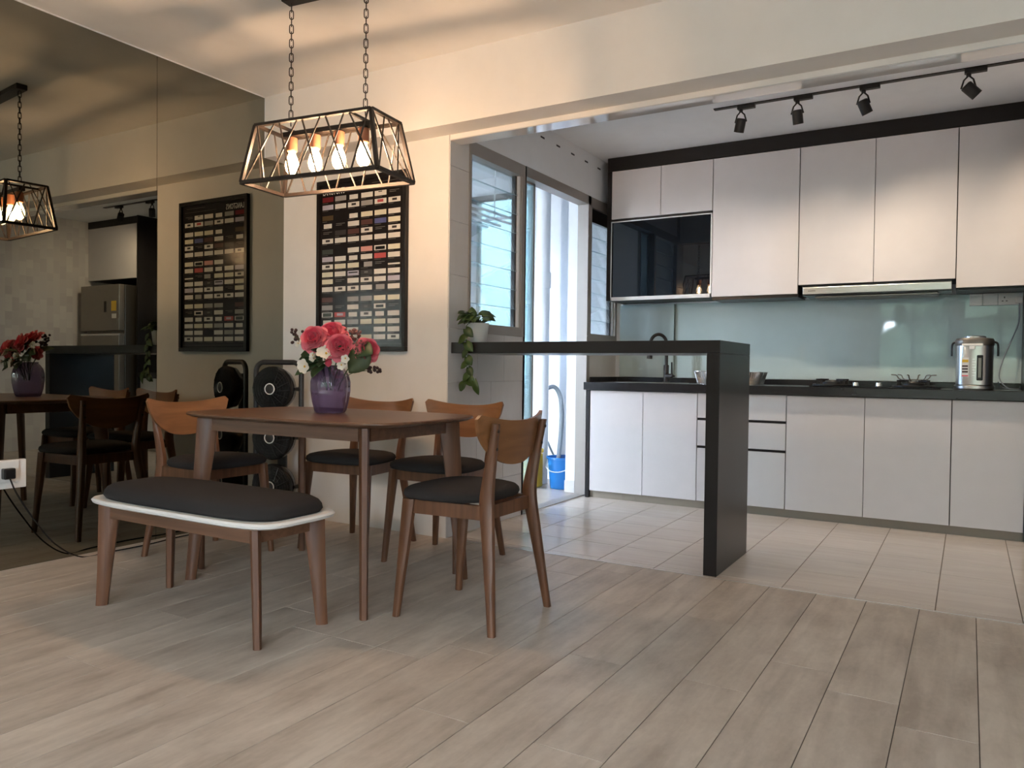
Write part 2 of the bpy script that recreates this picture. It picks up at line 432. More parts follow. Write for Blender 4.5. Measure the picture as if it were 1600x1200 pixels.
flk = struct('floor.001', B(XK-0.1, XR+0.1, YW, YK+0.1, -0.10, -0.003), 'tile_grout', 'beige square tile floor of the kitchen')
TX, TY = 0.2965, 0.30
tile_data = {}
def floor_tile(x0, x1, y0, y1, parent):
    key = (round(x1-x0, 3), round(y1-y0, 3))
    if key not in tile_data:
        o = obj('tile', B(0.0017, x1-x0-0.0017, 0.0017, y1-y0-0.0017, -0.003, 0.0, bev=0.0008), 'tile', parent); tile_data[key] = o.data
    else:
        o = bpy.data.objects.new('tile', tile_data[key]); C.objects.link(o); o.parent = parent
    o.location = (x0, y0, 0)
xs = [XK-0.1]+[v for v in [-0.099+TX*k for k in range(-10, 8)] if XK-0.05 < v < XR+0.02]+[XR+0.1]
ys = [YW+0.004]+[3.58+TY*k for k in range(0, 8) if 3.58+TY*k < 5.5]
ys.append(5.6)
for i in range(len(xs)-1):
    for j in range(len(ys)-1):
        floor_tile(xs[i], xs[i+1], ys[j], ys[j+1], flk)

# ceilings
struct('ceiling', B(XL-0.1, XE+0.1, BACK_Y-0.1, 3.352, ZC, ZC+0.1), 'ceil', 'white dining room ceiling above the caged pendant lamp')
struct('ceiling.001', B(XK-0.1, XR+0.1, 3.615, YK+0.1, ZK, ZK+0.13), 'kceil', 'white kitchen ceiling carrying the black spotlight track')

# beam and lintel
struct('wall_beam', B(XL-0.1, XE+0.1, 3.352, YW, 2.235, ZC+0.1), 'wall', 'cream drop beam across the top of the kitchen opening')
struct('wall_lintel', B(XK+0.0005, XR+0.1, YW, 3.615, 2.209, ZC+0.1), 'wall', 'shallow lintel behind the beam over the kitchen opening')
struct('trim_2', B(XK+0.0005, XR+0.1, YW+0.001, 3.615, 2.204, 2.209), 'gloss_white', 'glossy lining under the kitchen lintel')

# poster wall
struct('wall_back', B(XL-0.1, XK-0.0062, YW, YW+0.10, -0.1, ZC+0.1), 'wall', 'cream wall with the framed poster beside the mirror')
# left wall and mirror panels
wl = struct('wall_left', B(XL-0.12, XL-0.008, BACK_Y, YW, -0.1, ZC+0.1), 'wall', 'left wall clad with bronze tinted mirror panels')
for y0, y1 in ((2.6165, YW), (1.72, 2.6145), (0.82, 1.718)):
    obj('mirror_panel', B(XL-0.008, XL, y0, y1, 0.0, ZC-0.004), 'mirror', wl)
obj('edge_trim', B(XL-0.002, XL+0.004, 0.82, 3.352, ZC-0.006, ZC), 'aluw', wl)
obj('edge_trim', B(XL-0.002, XL+0.004, 3.349, 3.352, 2.235, ZC), 'aluw', wl)
# remaining living room walls with windows behind the camera
WIN = [(-1.50, -0.30), (-0.15, 1.05), (1.20, 2.90)]
bm = bmesh.new()
box(bm, XL-0.12, WIN[0][0], BACK_Y-0.12, BACK_Y, -0.1, ZC+0.1)
box(bm, WIN[0][1], WIN[1][0], BACK_Y-0.12, BACK_Y, -0.1, ZC+0.1)
box(bm, WIN[1][1], WIN[2][0], BACK_Y-0.12, BACK_Y, -0.1, ZC+0.1)
box(bm, WIN[2][1], XE+0.1, BACK_Y-0.12, BACK_Y, -0.1, ZC+0.1)
for a, b in WIN:
    box(bm, a, b, BACK_Y-0.12, BACK_Y, -0.1, 0.85); box(bm, a, b, BACK_Y-0.12, BACK_Y, 2.4, ZC+0.1)
struct('wall_front', bm, 'wall', 'living room wall with three windows behind the viewer')
for i, (a, b) in enumerate(WIN):
    w = bpy.data.objects.new('window_%d' % (i+4), None); C.objects.link(w); w['kind'] = 'structure'
    w['label'] = 'living room window behind the viewer, %s in the row of three' % ('first', 'second', 'last')[i]; w['category'] = 'window'
    w.location = ((a+b)/2, BACK_Y-0.06, 0.85)
    bm = bmesh.new(); hw = (b-a)/2
    for x0, x1, z0, z1 in ((-hw, -hw+.05, 0, 1.55), (hw-.05, hw, 0, 1.55), (-hw, hw, 0, .05), (-hw, hw, 1.5, 1.55), (-.03, .03, 0, 1.55), (-hw, hw, 1.05, 1.09)):
        box(bm, x0, x1, -.03, .03, z0, z1)
    obj('window_frame', bm, 'alu', w)
    obj('pane', B(-hw+.05, hw-.05, -.004, .004, .05, 1.5), 'clear', w)
struct('wall_right', B(XE, XE+0.12, BACK_Y-0.1, YW+0.1, -0.1, ZC+0.1), 'wall', 'plain living room wall far to the right')
struct('wall_right.001', B(XR, XE+0.1, YW, YW+0.1, -0.1, ZC+0.1), 'wall', 'plain wall right of the kitchen opening')
struct('wall_kitchen_right', B(XR, XR+0.1, YW+0.1, YK+0.1, -0.1, ZC+0.1), 'patch', 'pale patchwork tiled wall at the right end of the kitchen')
struct('wall_kitchen_back', B(XK-0.1, XR+0.1, YK, YK+0.1, -0.1, ZC+0.1), 'white', 'kitchen back wall behind the cabinets')

# kitchen left wall: tiles below and beside the frame, white bulkhead above
wk = struct('wall_kitchen_left', B(XK-0.10, XK-0.006, YW+0.1, 4.345, -0.1, 1.17), 'wallgrout', 'grey tiled kitchen side wall under the louvre windows')
obj('pier', B(XK-0.10, XK-0.006, YW+0.1, 3.70, 1.17, ZC+0.1), 'wallgrout', wk)
obj('low_wall', B(XK-0.10, XK-0.006, 5.345, YK, -0.1, 1.19), 'wallgrout', wk)
obj('bulkhead', B(XK-0.10, XK-0.002, 3.70, YK, 2.255, ZC+0.1), 'white', wk)
def wall_tile(y0, y1, z0, z1):
    obj('tile', B(XK-0.006, XK, y0+.0012, y1-.0012, z0+.0012, z1-.0012, bev=0.0007), 'walltile', wk)
zr = [0.0, 0.27, 0.57, 0.87, 1.17]
for k in range(4):
    ye = [3.51, 3.81, 4.11, 4.345] if k % 2 else [3.51, 3.96, 4.345]
    for a, b in zip(ye, ye[1:]): wall_tile(a, b, zr[k], zr[k+1])
for a, b in ((1.17, 1.47), (1.47, 1.77), (1.77, 2.07), (2.07, 2.37), (2.37, 2.575)):
    wall_tile(3.512, 3.70, a, b)
for k in range(4):
    for a, b in ((5.345, 5.6), (5.6, 5.87)): wall_tile(a, b, zr[k], zr[k+1])
for k in range(5):
    y = 4.55+0.229*k
    obj('vent_slot', B(XK-0.004, XK-0.0012, y, y+0.055, 2.494, 2.506), 'carcass', wk)

# window 1: louvres left of the yard door
def louvre(name, y0, y1, z0, z1, label, nb, dark_top=0.0):
    w = bpy.data.objects.new(name, None); C.objects.link(w); w.location = (XK-0.04, (y0+y1)/2, z0)
    w['kind'] = 'structure'; w['label'] = label; w['category'] = 'window'
    h = (y1-y0)/2; H = z1-z0
    bm = bmesh.new()
    box(bm, -.035, .045, -h, h, -0.03, 0.028); box(bm, -.035, .045, -h, h, H-.075, H)
    box(bm, -.035, .045, -h, -h+.022, .028, H-.075); box(bm, -.035, .045, h-.04, h, .028, H-.075)
    obj('window_frame', bm, 'alu', w)
    obj('louvre_channel', B(-.012, .012, h-.075, h-.055, .028, H-.075), 'plastic_grey', w)
    obj('louvre_channel', B(-.012, .012, -h+.022, -h+.04, .028, H-.075), 'aluw', w)
    obj('frame_lining', B(-.02, .03, h-.055, h-.04, .028, H-.075), 'aluw', w)
    top = H-.075-dark_top
    if dark_top: obj('head_panel', B(-.01, .02, -h+.022, h-.04, top, H-.075), 'black', w)
    p = (top-.028)/nb; L = h*2-.105; first = None
    for k in range(nb):
        zc = .028+p*(k+.5)
        bm = bmesh.new()
        rings(bm, [[(x+dx, yy, zz+dz) for x, zz, dx, dz in ((.012, -p*.53, 0, 0), (.012, -p*.53, .007, 0), (-.012, p*.53, .007, 0), (-.012, p*.53, 0, 0))] for yy in (-h+.035, h-.06)])
        bm.faces.ensure_lookup_table(); bm.faces[0].material_index = 1; bm.faces[2].material_index = 1
        o = obj('louvre_blade', bm, ['louvre', 'blade_edge'], w, loc=(0, 0, zc))
        e = obj('clip', B(-.016, .02, h-.068, h-.05, -p*.56, -p*.44), 'chrome', w, loc=(0, 0, zc))
    return w
louvre('window_1', 3.70, 4.345, 1.185, 2.255, 'louvre window with pale blue glass blades above the tiled wall', 8)
louvre('window_2', 5.345, YK, 1.195, 2.255, 'narrow louvre window in the corner beside the kitchen cabinets', 8, 0.10)

# door to the yard
d = bpy.data.objects.new('door_1', None); C.objects.link(d); d.location = (XK, 4.85, 0); d['kind'] = 'structure'
d['label'] = 'tall aluminium framed glass door opening to the service yard'; d['category'] = 'door'
bm = bmesh.new()
box(bm, -.08, .008, -.505, -.495+.0, 0, 2.255); box(bm, -.08, .008, -.595+.09, -.5, 0, 2.255)
box(bm, -.08, .008, .445, .495, 0, 2.255); box(bm, -.08, .008, -.505, .495, 2.19, 2.255)
box(bm, -.08, .004, -.505, .495, -.002, .006)
obj('door_frame', bm, 'alu', d)
bm = bmesh.new()
box(bm, -.07, -.045, -.305, -.285, .01, 2.19); box(bm, -.07, -.045, -.495, -.483, .01, 2.19); box(bm, -.07, -.045, -.495, -.285, .01, .05); box(bm, -.07, -.045, -.495, -.285, 2.175, 2.19)
lf = obj('folded_leaf', bm, 'alu', d)
obj('pane', B(-.060, -.055, -.483, -.305, .05, 2.175), 'doorglass', lf)
bm = bmesh.new()
for z in (1.2, 1.55, 1.95): box(bm, .008, .011, .452, .458, z, z+.006)
obj('screw', bm, 'steel', d)

# service yard beyond the door
struct('floor.002', B(-4.1, XK-0.1, YW+0.1, 6.0, -0.10, -0.001), 'tile', 'pale tiled floor of the service yard')
struct('ceiling.002', B(-4.2, XK-0.1, YW+0.1, 6.1, 2.66, 2.76), 'white', 'white ceiling of the service yard')
bm = bmesh.new()
box(bm, -4.2, -4.1, YW+0.1, 6.1, -0.1, 1.0); box(bm, -4.2, -4.1, YW+0.1, 6.1, 2.45, 2.76)
box(bm, -4.2, -4.1, YW+0.1, 3.75, 1.0, 2.45); box(bm, -4.2, -4.1, 5.75, 6.1, 1.0, 2.45)
struct('wall_yard_outer', bm, 'white', 'white outer wall of the service yard')
bm = bmesh.new()
box(bm, -4.1, -3.93, 5.9, 6.0, -0.1, 2.76); box(bm, -3.30, XK-0.1, 5.9, 6.0, -0.1, 2.76)
box(bm, -3.93, -3.30, 5.9, 6.0, -0.1, 0.35); box(bm, -3.93, -3.30, 5.9, 6.0, 2.50, 2.76)
struct('wall_yard_end', bm, 'white', 'white end wall of the service yard')
w3 = bpy.data.objects.new('window_3', None); C.objects.link(w3); w3.location = (-3.615, 5.9, 0.35); w3['kind'] = 'structure'
w3['label'] = 'blue glazed yard window seen through the louvres'; w3['category'] = 'window'
bm = bmesh.new()
for a in ((-.315, -.245, 0, 2.15), (.285, .315, 0, 2.15), (-.315, .315, 0, .04), (-.315, .315, 2.11, 2.15)): box(bm, a[0], a[1], -.03, .05, a[2], a[3])
obj('window_frame', bm, 'dsteel', w3)
obj('pane', B(-.245, .285, .0, .006, .04, 2.11), 'yardglass', w3)
w7 = bpy.data.objects.new('window_8', None); C.objects.link(w7); w7.location = (-4.15, 4.75, 1.0); w7['kind'] = 'structure'
w7['label'] = 'outer window of the service yard with an added pane that dims the daylight'; w7['category'] = 'window'
bm = bmesh.new()
for a in ((-1, -.95, 0, 1.45), (.95, 1, 0, 1.45), (-1, 1, 0, .05), (-1, 1, 1.4, 1.45), (-.02, .02, 0, 1.45)): box(bm, -.02, .02, a[0], a[1], a[2], a[3])
obj('window_frame', bm, 'alu', w7)
obj('pane', B(-.003, .003, -.95, .95, .05, 1.4), 'dimglass', w7)  # unseen pane added to dim the sky light in the yard
struct('wall_yard_stub', B(-2.68, -2.60, 5.36, 5.50, 0, 2.655), 'white', 'white wall stub beside the blue bucket')
struct('baseboard_yard', B(-2.685, -2.60, 5.353, 5.36, 0, 0.09), 'walltile', 'grey skirting on the white wall stub')

# ------------------------------------------------------------------ kitchen cabinets
YB, YU = 5.23, 5.53                      # base and wall cabinet fronts
def slab_door(x0, x1, z0, z1, y, parent, name='door', t=0.018, g=0.0018, m='door'):
    return obj(name, B(x0+g, x1-g, y, y+t, z0+g, z1-g, bev=0.001), m, parent)
def base_unit(x0, x1, label, seams, drawers=False):
    t = thing('base_cabinet', label, 'cabinet', (x0, YB, 0), group='pale base cabinets')
    obj('body', B(0, x1-x0, .0185, YK-YB-.003, .055, .798), 'carcass', t)
    if drawers:
        for z0, z1 in ((.628, .797), (.437, .610), (.055, .419)):
            dr = obj('drawer', B(.0018, x1-x0-.0018, 0, .018, z0, z1, bev=.001), 'door', t)
            if z1 < .7: obj('finger_pull', B(.0018, x1-x0-.0018, .004, .018, z1+.001, z1+.017), 'black', dr)
    else:
        for a, b in zip(seams, seams[1:]): slab_door(a-x0, b-x0, .052, .797, 0, t)
    return t
base_unit(-2.418, -1.609, 'pale two-door base cabinet under the black tap, beside the yard door', (-2.418, -2.003, -1.609))
base_unit(-1.607, -1.020, 'pale three-drawer base cabinet behind the black bar leg', None, True)
base_unit(-1.018, -0.085, 'pale two-door base cabinet under the gas hob', (-1.018, -0.553, -0.085))
base_unit(-0.083, 0.282, 'pale base cabinet under the steel water boiler', (-0.083, 0.282))
tag(obj('end_panel', B(-2.445, -2.420, YB-.005, YK-.003, 0.0, .798), 'black'), 'narrow black end panel at the left of the base cabinets by the yard door', 'panel')
kb = thing('kick_board', 'taupe kick board running under the base cabinets', 'kick board', (0, YB+.02, 0))
for a, b in ((-2.418, -2.165), (-2.165, -2.06), (-2.06, .283)): obj('board', B(a+.0008, b-.0008, 0, .012, 0.0, .053), 'kick', kb)

# worktop with sink cut-out look, upstand
wt = thing('worktop', 'long black stone worktop along the kitchen back wall', 'worktop', (0, 0, .80))
obj('slab', B(-2.46, .283, 5.20, YK-.002, 0, .057, bev=.003), 'stone', wt)
obj('upstand', B(-2.46, .283, YK-.035, YK-.016, .057, .094), 'stone', wt)
obj('upstand', B(-2.484, -2.465, 5.36, YK-.016, .0, .094), 'stone', wt)
# sink: undermounted bowl, only rim visible
sk = thing('sink', 'dark undermounted sink bowl in the worktop below the tap', 'sink', (-2.02, 5.45, .8575))
bm = bmesh.new()
rings(bm, [superell(.24*s, .16*s, 6, 32, z=z) for s, z in ((1.04, 0), (1.04, .002), (1.0, .002), (.97, .0006))], cap=True)
obj('bowl', bm, 'dsteel', sk, 40)
lathe_b = lathe(bmesh.new(), [(.03, .0007), (.03, .0025), (.012, .0025)], 16); obj('drain', lathe_b, 'steel', sk, 40)

# splashback
sp = thing('splashback', 'pale mint glass splashback between worktop and wall cabinets', 'splashback', (0, YK, .86))
obj('panel', B(-1.985, .283, -.014, -.002, .036, .61), 'splash', sp)
obj('panel', B(-2.44, -1.990, -.040, -.002, .036, .61), 'splash', sp)

# tap
fx, fy = -1.985, 5.66
tp = thing('tap', 'matt black arched kitchen tap behind the bar counter', 'tap', (fx, fy, .8575))
bm = bmesh.new(); lathe(bm, [(.028, 0), (.028, .006), (.02, .008), (.02, .13), (.016, .135)], 20)
obj('body', bm, 'blackmetal', tp, 40)
pts = [(0, 0, .13), (0, 0, .24)]+[(-.050+.050*math.cos(a), -.08*(1-math.cos(a))/2, .29+.075*math.sin(a)) for a in [i*PI/12 for i in range(0, 13)]]+[(-.100, -.08, .24)]
bm = bmesh.new(); tube(bm, spline(pts, 3), .0125, 12); obj('spout', bm, 'blackmetal', tp, 60)
bm = bmesh.new(); tube(bm, [(-.100, -.08, .25), (-.104, -.083, .18)], [.019, .021], 14); obj('spray_head', bm, 'blackmetal', tp, 60)
bm = bmesh.new(); tube(bm, [(0, -.01, .05), (.055, -.02, .05)], .018, 14); tube(bm, [(.055, -.02, .05), (.06, -.02, .06)], .019, 14)
lv = obj('lever_body', bm, 'blackmetal', tp, 60)
bm = bmesh.new(); tube(bm, [(.05, -.02, .06), (.052, -.03, .155)], [.007, .006], 10); obj('lever', bm, 'blackmetal', lv, 60)

# foil tray
ft = thing('foil_tray', 'crimped aluminium foil tray on the worktop behind the bar leg', 'tray', (-1.45, 5.48, .857))
bm = bmesh.new(); n = 96
def crimp(a, b, z, amp):
    o = superell(a, b, 5, n, z=z)
    return [((1+(amp if i % 2 else -amp))*x, (1+(amp if i % 2 else -amp))*y, z) for i, (x, y, z) in enumerate(o)]
rings(bm, [crimp(.205, .13, .002, 0), crimp(.212, .135, .004, .012), crimp(.235, .15, .086, .012), crimp(.239, .155, .090, .0), crimp(.246, .162, .091, 0), crimp(.246, .162, .088, 0)], cap=False)
rings(bm, [crimp(.206, .131, .002, 0), crimp(.206, .131, .0005, 0)], cap=True)
obj('tray_wall', bm, 'foil', ft)

# gas hob
hb = thing('gas_hob', 'black glass gas hob with two burners on the worktop', 'hob', (-.515, 5.44, .857))
obj('glass_plate', B(-.37, .37, -.20, .20, .0005, .008, bev=.002), 'blackglass', hb)
def burner(x, tall):
    b = obj('burner', lathe(bmesh.new(), [(.085, 0), (.088, .004), (.062, .008), (.062, .022), (.045, .026), (.04, .034), (.02, .036)], 28, (0, 0, .008)), 'plastic_grey', hb, 40, loc=(x, .02, 0))
    bm = bmesh.new()
    for k in range(4):
        a = PI/4+k*PI/2; c, s = math.cos(a), math.sin(a)
        bar(bm, (.115*c, .115*s, .008), (.115*c, .115*s, .05), .012, .012); bar(bm, (.12*c, .12*s, .046), (.045*c, .045*s, .046), .012, .010)
    tube(bm, [(.118*math.cos(i*PI/12), .118*math.sin(i*PI/12), .012) for i in range(24)], .006, 6, closed=True)
    obj('pan_support', bm, 'blackmetal', b)
    if tall:
        bm = bmesh.new()
        for k in range(6):
            a = .3+k*PI/3; c, s = math.cos(a), math.sin(a)
            tube(bm, spline([(.05*c, .05*s, .045), (.085*c, .085*s, .06), (.10*c, .10*s, .08), (.13*c, .13*s, .083)], 4), .0035, 6)
        tube(bm, [(.07*math.cos(i*PI/10), .07*math.sin(i*PI/10), .052) for i in range(20)], .0035, 6, closed=True)
        obj('wok_ring', bm, 'dsteel', b)
burner(-.26, False); burner(.215, True)
for x in (-.115, .02):
    k = obj('control_knob', lathe(bmesh.new(), [(.017, .008), (.019, .010), (.016, .030), (.010, .032)], 20), 'chrome', hb, 40, loc=(x, -.02, 0))
    obj('collar', lathe(bmesh.new(), [(.021, .0082), (.021, .0098)], 20), 'blackmetal', k, 40)

# water boiler
wb = thing('water_boiler', 'steel thermo pot water boiler with a level window on the worktop', 'water boiler', (.025, 5.42, .8575), R(-6))
obj('base', lathe(bmesh.new(), [(.100, 0), (.106, .006), (.106, .022), (.098, .030)], 40), 'steel', wb, 40)
bm = bmesh.new(); rings(bm, [superell(.097, .102, 2.6, 48, z=z) for z in (.03, .15, .262)]); obj('body', bm, 'steel', wb, 40)
bm = bmesh.new(); rings(bm, [superell(.099*s, .104*s, 2.6, 48, z=z) for s, z in ((1, .262), (1.03, .268), (1.03, .292), (.97, .305), (.7, .309))]); obj('lid', bm, 'dsteel', wb, 40)
obj('lid_panel', lathe(bmesh.new(), [(.058, .309), (.058, .318), (.05, .321)], 24), 'steel', wb, 40)
bm = bmesh.new(); box(bm, -.055, .055, -.117, -.09, .258, .272, bev=.004); box(bm, -.016, .014, -.119, -.1, .238, .258, bev=.003); obj('pour_spout', bm, 'plastic_white', wb)
lev = obj('level_window', B(.022, .055, -.1075, -.098, .055, .205, bev=.008), 'plastic_black', wb)
obj('gauge_tube', B(.031, .046, -.1095, -.1075, .072, .188), 'dsteel', lev)
bm = bmesh.new()
for k in range(7): box(bm, .000, .018 if k % 2 else .012, -.1085, -.1035, .082+.016*k, .087+.016*k)
obj('gauge_marks', bm, 'plastic_white', wb)
lb = obj('product_label', B(-.055, -.018, -.1045, -.098, .075, .19), 'plastic_white', wb)
bm = bmesh.new(); box(bm, -.052, -.020, -.1052, -.1045, .162, .178); obj('label_print', bm, 'yellow', lb)
bm = bmesh.new()
for z in (.135, .118, .101): box(bm, -.052, -.022, -.1052, -.1045, z, z+.009)
obj('label_print', bm, 'berry', lb)
bm = bmesh.new(); box(bm, -.053, -.02, -.1052, -.1045, .079, .085); obj('label_print', bm, 'rose', lb)
for s in (-1, 1): obj('carry_handle', tube(bmesh.new(), spline([(s*.099, 0, .285), (s*.118, 0, .27), (s*.120, 0, .2)], 6), .006, 8), 'plastic_black', wb, 60)

# socket strip and boiler cord
ss = thing('socket_strip', 'grey white switch and socket strip on the splashback above the boiler', 'socket', (.14, YK-.0145, 1.393))
for a, b in ((-.150, -.075), (-.075, .008), (.008, .145)):
    o = obj('module', B(a+.001, b-.001, -.026, 0, 0, .075, bev=.002), 'plastic_white', ss)
    if b < .1: obj('switch_rocker', B(a+.008, b-.008, -.029, -.026, .015, .058, bev=.001), 'plastic_white', o)
    else:
        bm = bmesh.new(); box(bm, .040, .046, -.0268, -.026, .042, .052); box(bm, .028, .038, -.0268, -.026, .022, .027); box(bm, .050, .060, -.0268, -.026, .022, .027); obj('socket_holes', bm, 'carcass', o)
pg = thing('boiler_cord', 'grey power cord hanging from the socket strip to the water boiler', 'cord', (.262, YK-.05, 1.405))
obj('plug', B(-.02, .02, -.02, .008, -.005, .035, bev=.004), 'plastic_white', pg)
bm = bmesh.new()
tube(bm, spline([(0, 0, 0), (0, -.01, -.12), (-.03, -.03, -.22), (-.08, -.06, -.36), (-.10, -.09, -.47), (-.06, -.14, -.535), (0.0, -.19, -.543), (-.01, -.22, -.543), (-.09, -.22, -.535), (-.11, -.26, -.50)], 8), .0035, 6)
obj('cable', bm, 'hose', pg, 60)

# wall cabinets
def wall_unit(x0, x1, z0, z1, label, seams):
    t = thing('wall_cabinet', label, 'cabinet', (x0, YU, z0), group='pale wall cabinets')
    obj('body', B(0, x1-x0, .0185, YK-YU-.003, .0, z1-z0), 'carcass', t)
    for a, b in zip(seams, seams[1:]): slab_door(a-x0, b-x0, 0, z1-z0, 0, t)
    return t
wall_unit(-2.398, -1.613, 2.105, 2.474, 'small pale two-door wall cabinet above the black glass cabinet', (-2.398, -2.003, -1.613))
wall_unit(-1.611, -1.018, 1.482, 2.474, 'tall pale wall cabinet right of the black glass cabinet', (-1.611, -1.018))
wall_unit(-1.016, -.085, 1.540, 2.474, 'pale two-door wall cabinet above the cooker hood', (-1.016, -.550, -.085))
wall_unit(-.083, .282, 1.482, 2.474, 'pale wall cabinet right of the cooker hood above the boiler', (-.083, .282))
g = thing('glass_cabinet', 'black glass flap cabinet with a thin white metal frame', 'cabinet', (-2.398, YU, 1.482))
obj('body', B(0, .785, .02, YK-YU-.003, 0.002, .619), 'carcass', g)
bm = bmesh.new()
for a in ((0, .785, .598, .606), (0, .785, .0, .026), (0, .006, .0, .606), (.775, .785, .0, .606)): box(bm, a[0], a[1], -.002, .019, a[2], a[3])
fr = obj('frame', bm, 'aluw', g)
obj('glass_front', B(.006, .775, .001, .012, .026, .598), 'blackglass', g)
tag(obj('top_fascia', B(-2.432, .283, YU-.002, YU+.018, 2.476, ZK-.001), 'black'), 'long black fascia strip between the wall cabinets and the ceiling', 'fascia')
tag(obj('side_panel', B(-2.432, -2.400, YU-.002, YK-.003, 1.482, 2.474), 'black'), 'narrow black side panel at the left end of the wall cabinets', 'panel')
tag(obj('bottom_panel', B(-1.611, -1.018, YU+.02, YK-.045, 1.462, 1.481), 'black'), 'black underside board beneath the tall wall cabinet', 'panel')
tag(obj('bottom_panel', B(-.083, .282, YU+.02, YK-.045, 1.470, 1.481), 'black'), 'black underside board beneath the wall cabinet over the boiler', 'panel')
# hood
hd = thing('cooker_hood', 'slim steel cooker hood under the wall cabinets over the hob', 'cooker hood', (-1.0, YU-.03, 1.462))
obj('front_strip', B(.02, .895, 0, .012, .012, .058, bev=.002), 'steel', hd)
obj('housing', B(.02, .895, .0125, .30, .004, .070), 'plastic_black', hd)
obj('filter', B(.09, .82, .05, .27, -.012, .003, bev=.003), 'dsteel', hd)
bm = bmesh.new()
for k in range(6): box(bm, .055+.008*k, .060+.008*k, -.0005, 0, .030, .036)
obj('maker_mark', bm, 'berry', hd)['kind'] = 'stuff'

# fridge corner (seen in the mirror)
tag(obj('tall_panel', B(.285, .305, 5.20, YK-.003, 0, ZK-.001), 'black'), 'tall black side panel left of the fridge', 'panel')
fc = thing('fridge_cabinet', 'pale cabinet above the steel fridge, seen in the mirror', 'cabinet', (.307, 5.22, 1.90))
obj('body', B(0, XR-.309, .0185, YK-5.223, 0, .60), 'carcass', fc)
slab_door(0, XR-.309, 0, .60, 0, fc)
obj('fascia', B(0, XR-.309, -.002, .018, .602, ZK-1.901), 'black', fc)
fg = thing('fridge', 'steel two-door fridge in the kitchen corner, seen in the mirror', 'fridge', (.78, 5.46, 0))
obj('body', B(-.36, .36, -.32, .38, .03, 1.82, bev=.004), 'dsteel', fg)
dd = obj('freezer_door', B(-.36, .36, -.39, -.325, 1.315, 1.82, bev=.006), 'fsteel', fg)
obj('grip', B(-.13, -.085, -.392, -.389, 1.52, 1.64), 'carcass', dd)
lb = obj('energy_label', B(-.31, -.22, -.3915, -.39, 1.53, 1.64), 'yellow', dd)
obj('sticker', B(-.31, -.23, -.3915, -.39, 1.45, 1.50), 'plastic_white', dd)
dd = obj('fridge_door', B(-.36, .36, -.39, -.325, .06, 1.285, bev=.006), 'fsteel', fg)
obj('grip', B(-.36, .36, -.392, -.38, 1.262, 1.282), 'chrome', dd)
obj('plinth', B(-.34, .34, -.30, .36, 0, .03), 'carcass', fg)
t = thing('wall_socket', 'white double socket on the patchwork tiled wall, seen in the mirror', 'socket', (XR-.006, 4.55, 1.22))
sf = obj('plate', B(-.008, .006, -.075, .075, -.043, .043, bev=.002), 'plastic_white', t)
obj('rocker', B(-.011, -.008, -.05, -.03, .0, .03), 'plastic_white', sf); obj('rocker', B(-.011, -.008, .03, .05, .0, .03), 'plastic_white', sf)

# ------------------------------------------------------------------ breakfast bar
bb = thing('breakfast_bar', 'black laminate breakfast bar with a waterfall leg at its right end', 'bar counter', (-.985, 3.535, 0))
obj('countertop', B(-1.502, 0, 0, .56, 1.032, 1.092, bev=.0015), 'black', bb)
obj('leg', B(-.062, 0, 0.0, .56, 0, 1.031, bev=.0015), 'black', bb)

# ------------------------------------------------------------------ spotlight track
TYK = 4.80
tag(obj('lighting_track', B(-1.40, .25, TYK-.017, TYK+.017, ZK-.006, ZK-.0005), 'blackmetal'), 'long thin black lighting track on the kitchen ceiling', 'lighting track')
def spot(x, dirv, label, k=1.0):
    t = thing('track_spotlight', label, 'spotlight', (x, TYK, ZK-.006), group='black track spotlights')
    obj('adapter', B(-.02, .085, -.016, .016, -.022, 0, bev=.002), 'blackmetal', t)
    dv = Vector(dirv).normalized(); piv = Vector((0, 0, -.098))
    bm = bmesh.new(); lathe(bm, [(.012, -.035), (.012, -.022)], 12)
    for s in (-1, 1): tube(bm, [(0, 0, -.032), (s*.022, 0, -.055), (s*.034, 0, -.098)], .0045, 8)
    obj('yoke', bm, 'blackmetal', t, 50)
    q = dv.to_track_quat('-Z', 'Y')
    bm = bmesh.new(); lathe(bm, [(.02, .022), (.026, .020), (.030, .016), (.030, -.06), (.026, -.06), (.024, -.052)], 24)
    h = obj('head', bm, 'blackmetal', t, 40); h.location = piv; h.rotation_mode = 'QUATERNION'; h.rotation_quaternion = q
    l = obj('lens', lathe(bmesh.new(), [(.023, -.052), (.001, -.051)], 20), 'lens', h)
    L = bpy.data.lights.new('spot', 'SPOT'); L.energy = SPOT_W*k; L.color = (1.0, 0.80, 0.58); L.spot_size = R(118); L.spot_blend = 1.0; L.shadow_soft_size = 0.025
    o = bpy.data.objects.new('spot_beam', L); C.objects.link(o)
    o.location = Vector((x, TYK, ZK-.006))+piv+dv*.066; o.rotation_mode = 'QUATERNION'; o.rotation_quaternion = q
spot(-1.235, (-.28, .30, -1), 'black track spotlight at the left end of the track, tilted left', .45)
spot(-.905, (.06, .30, -1), 'black track spotlight second from left, pointing straight down', .75)
spot(-.548, (.40, .30, -1), 'black track spotlight third from left, tilted right')
spot(-.035, (.85, .30, -.85), 'black track spotlight at the right end, turned sharply right')

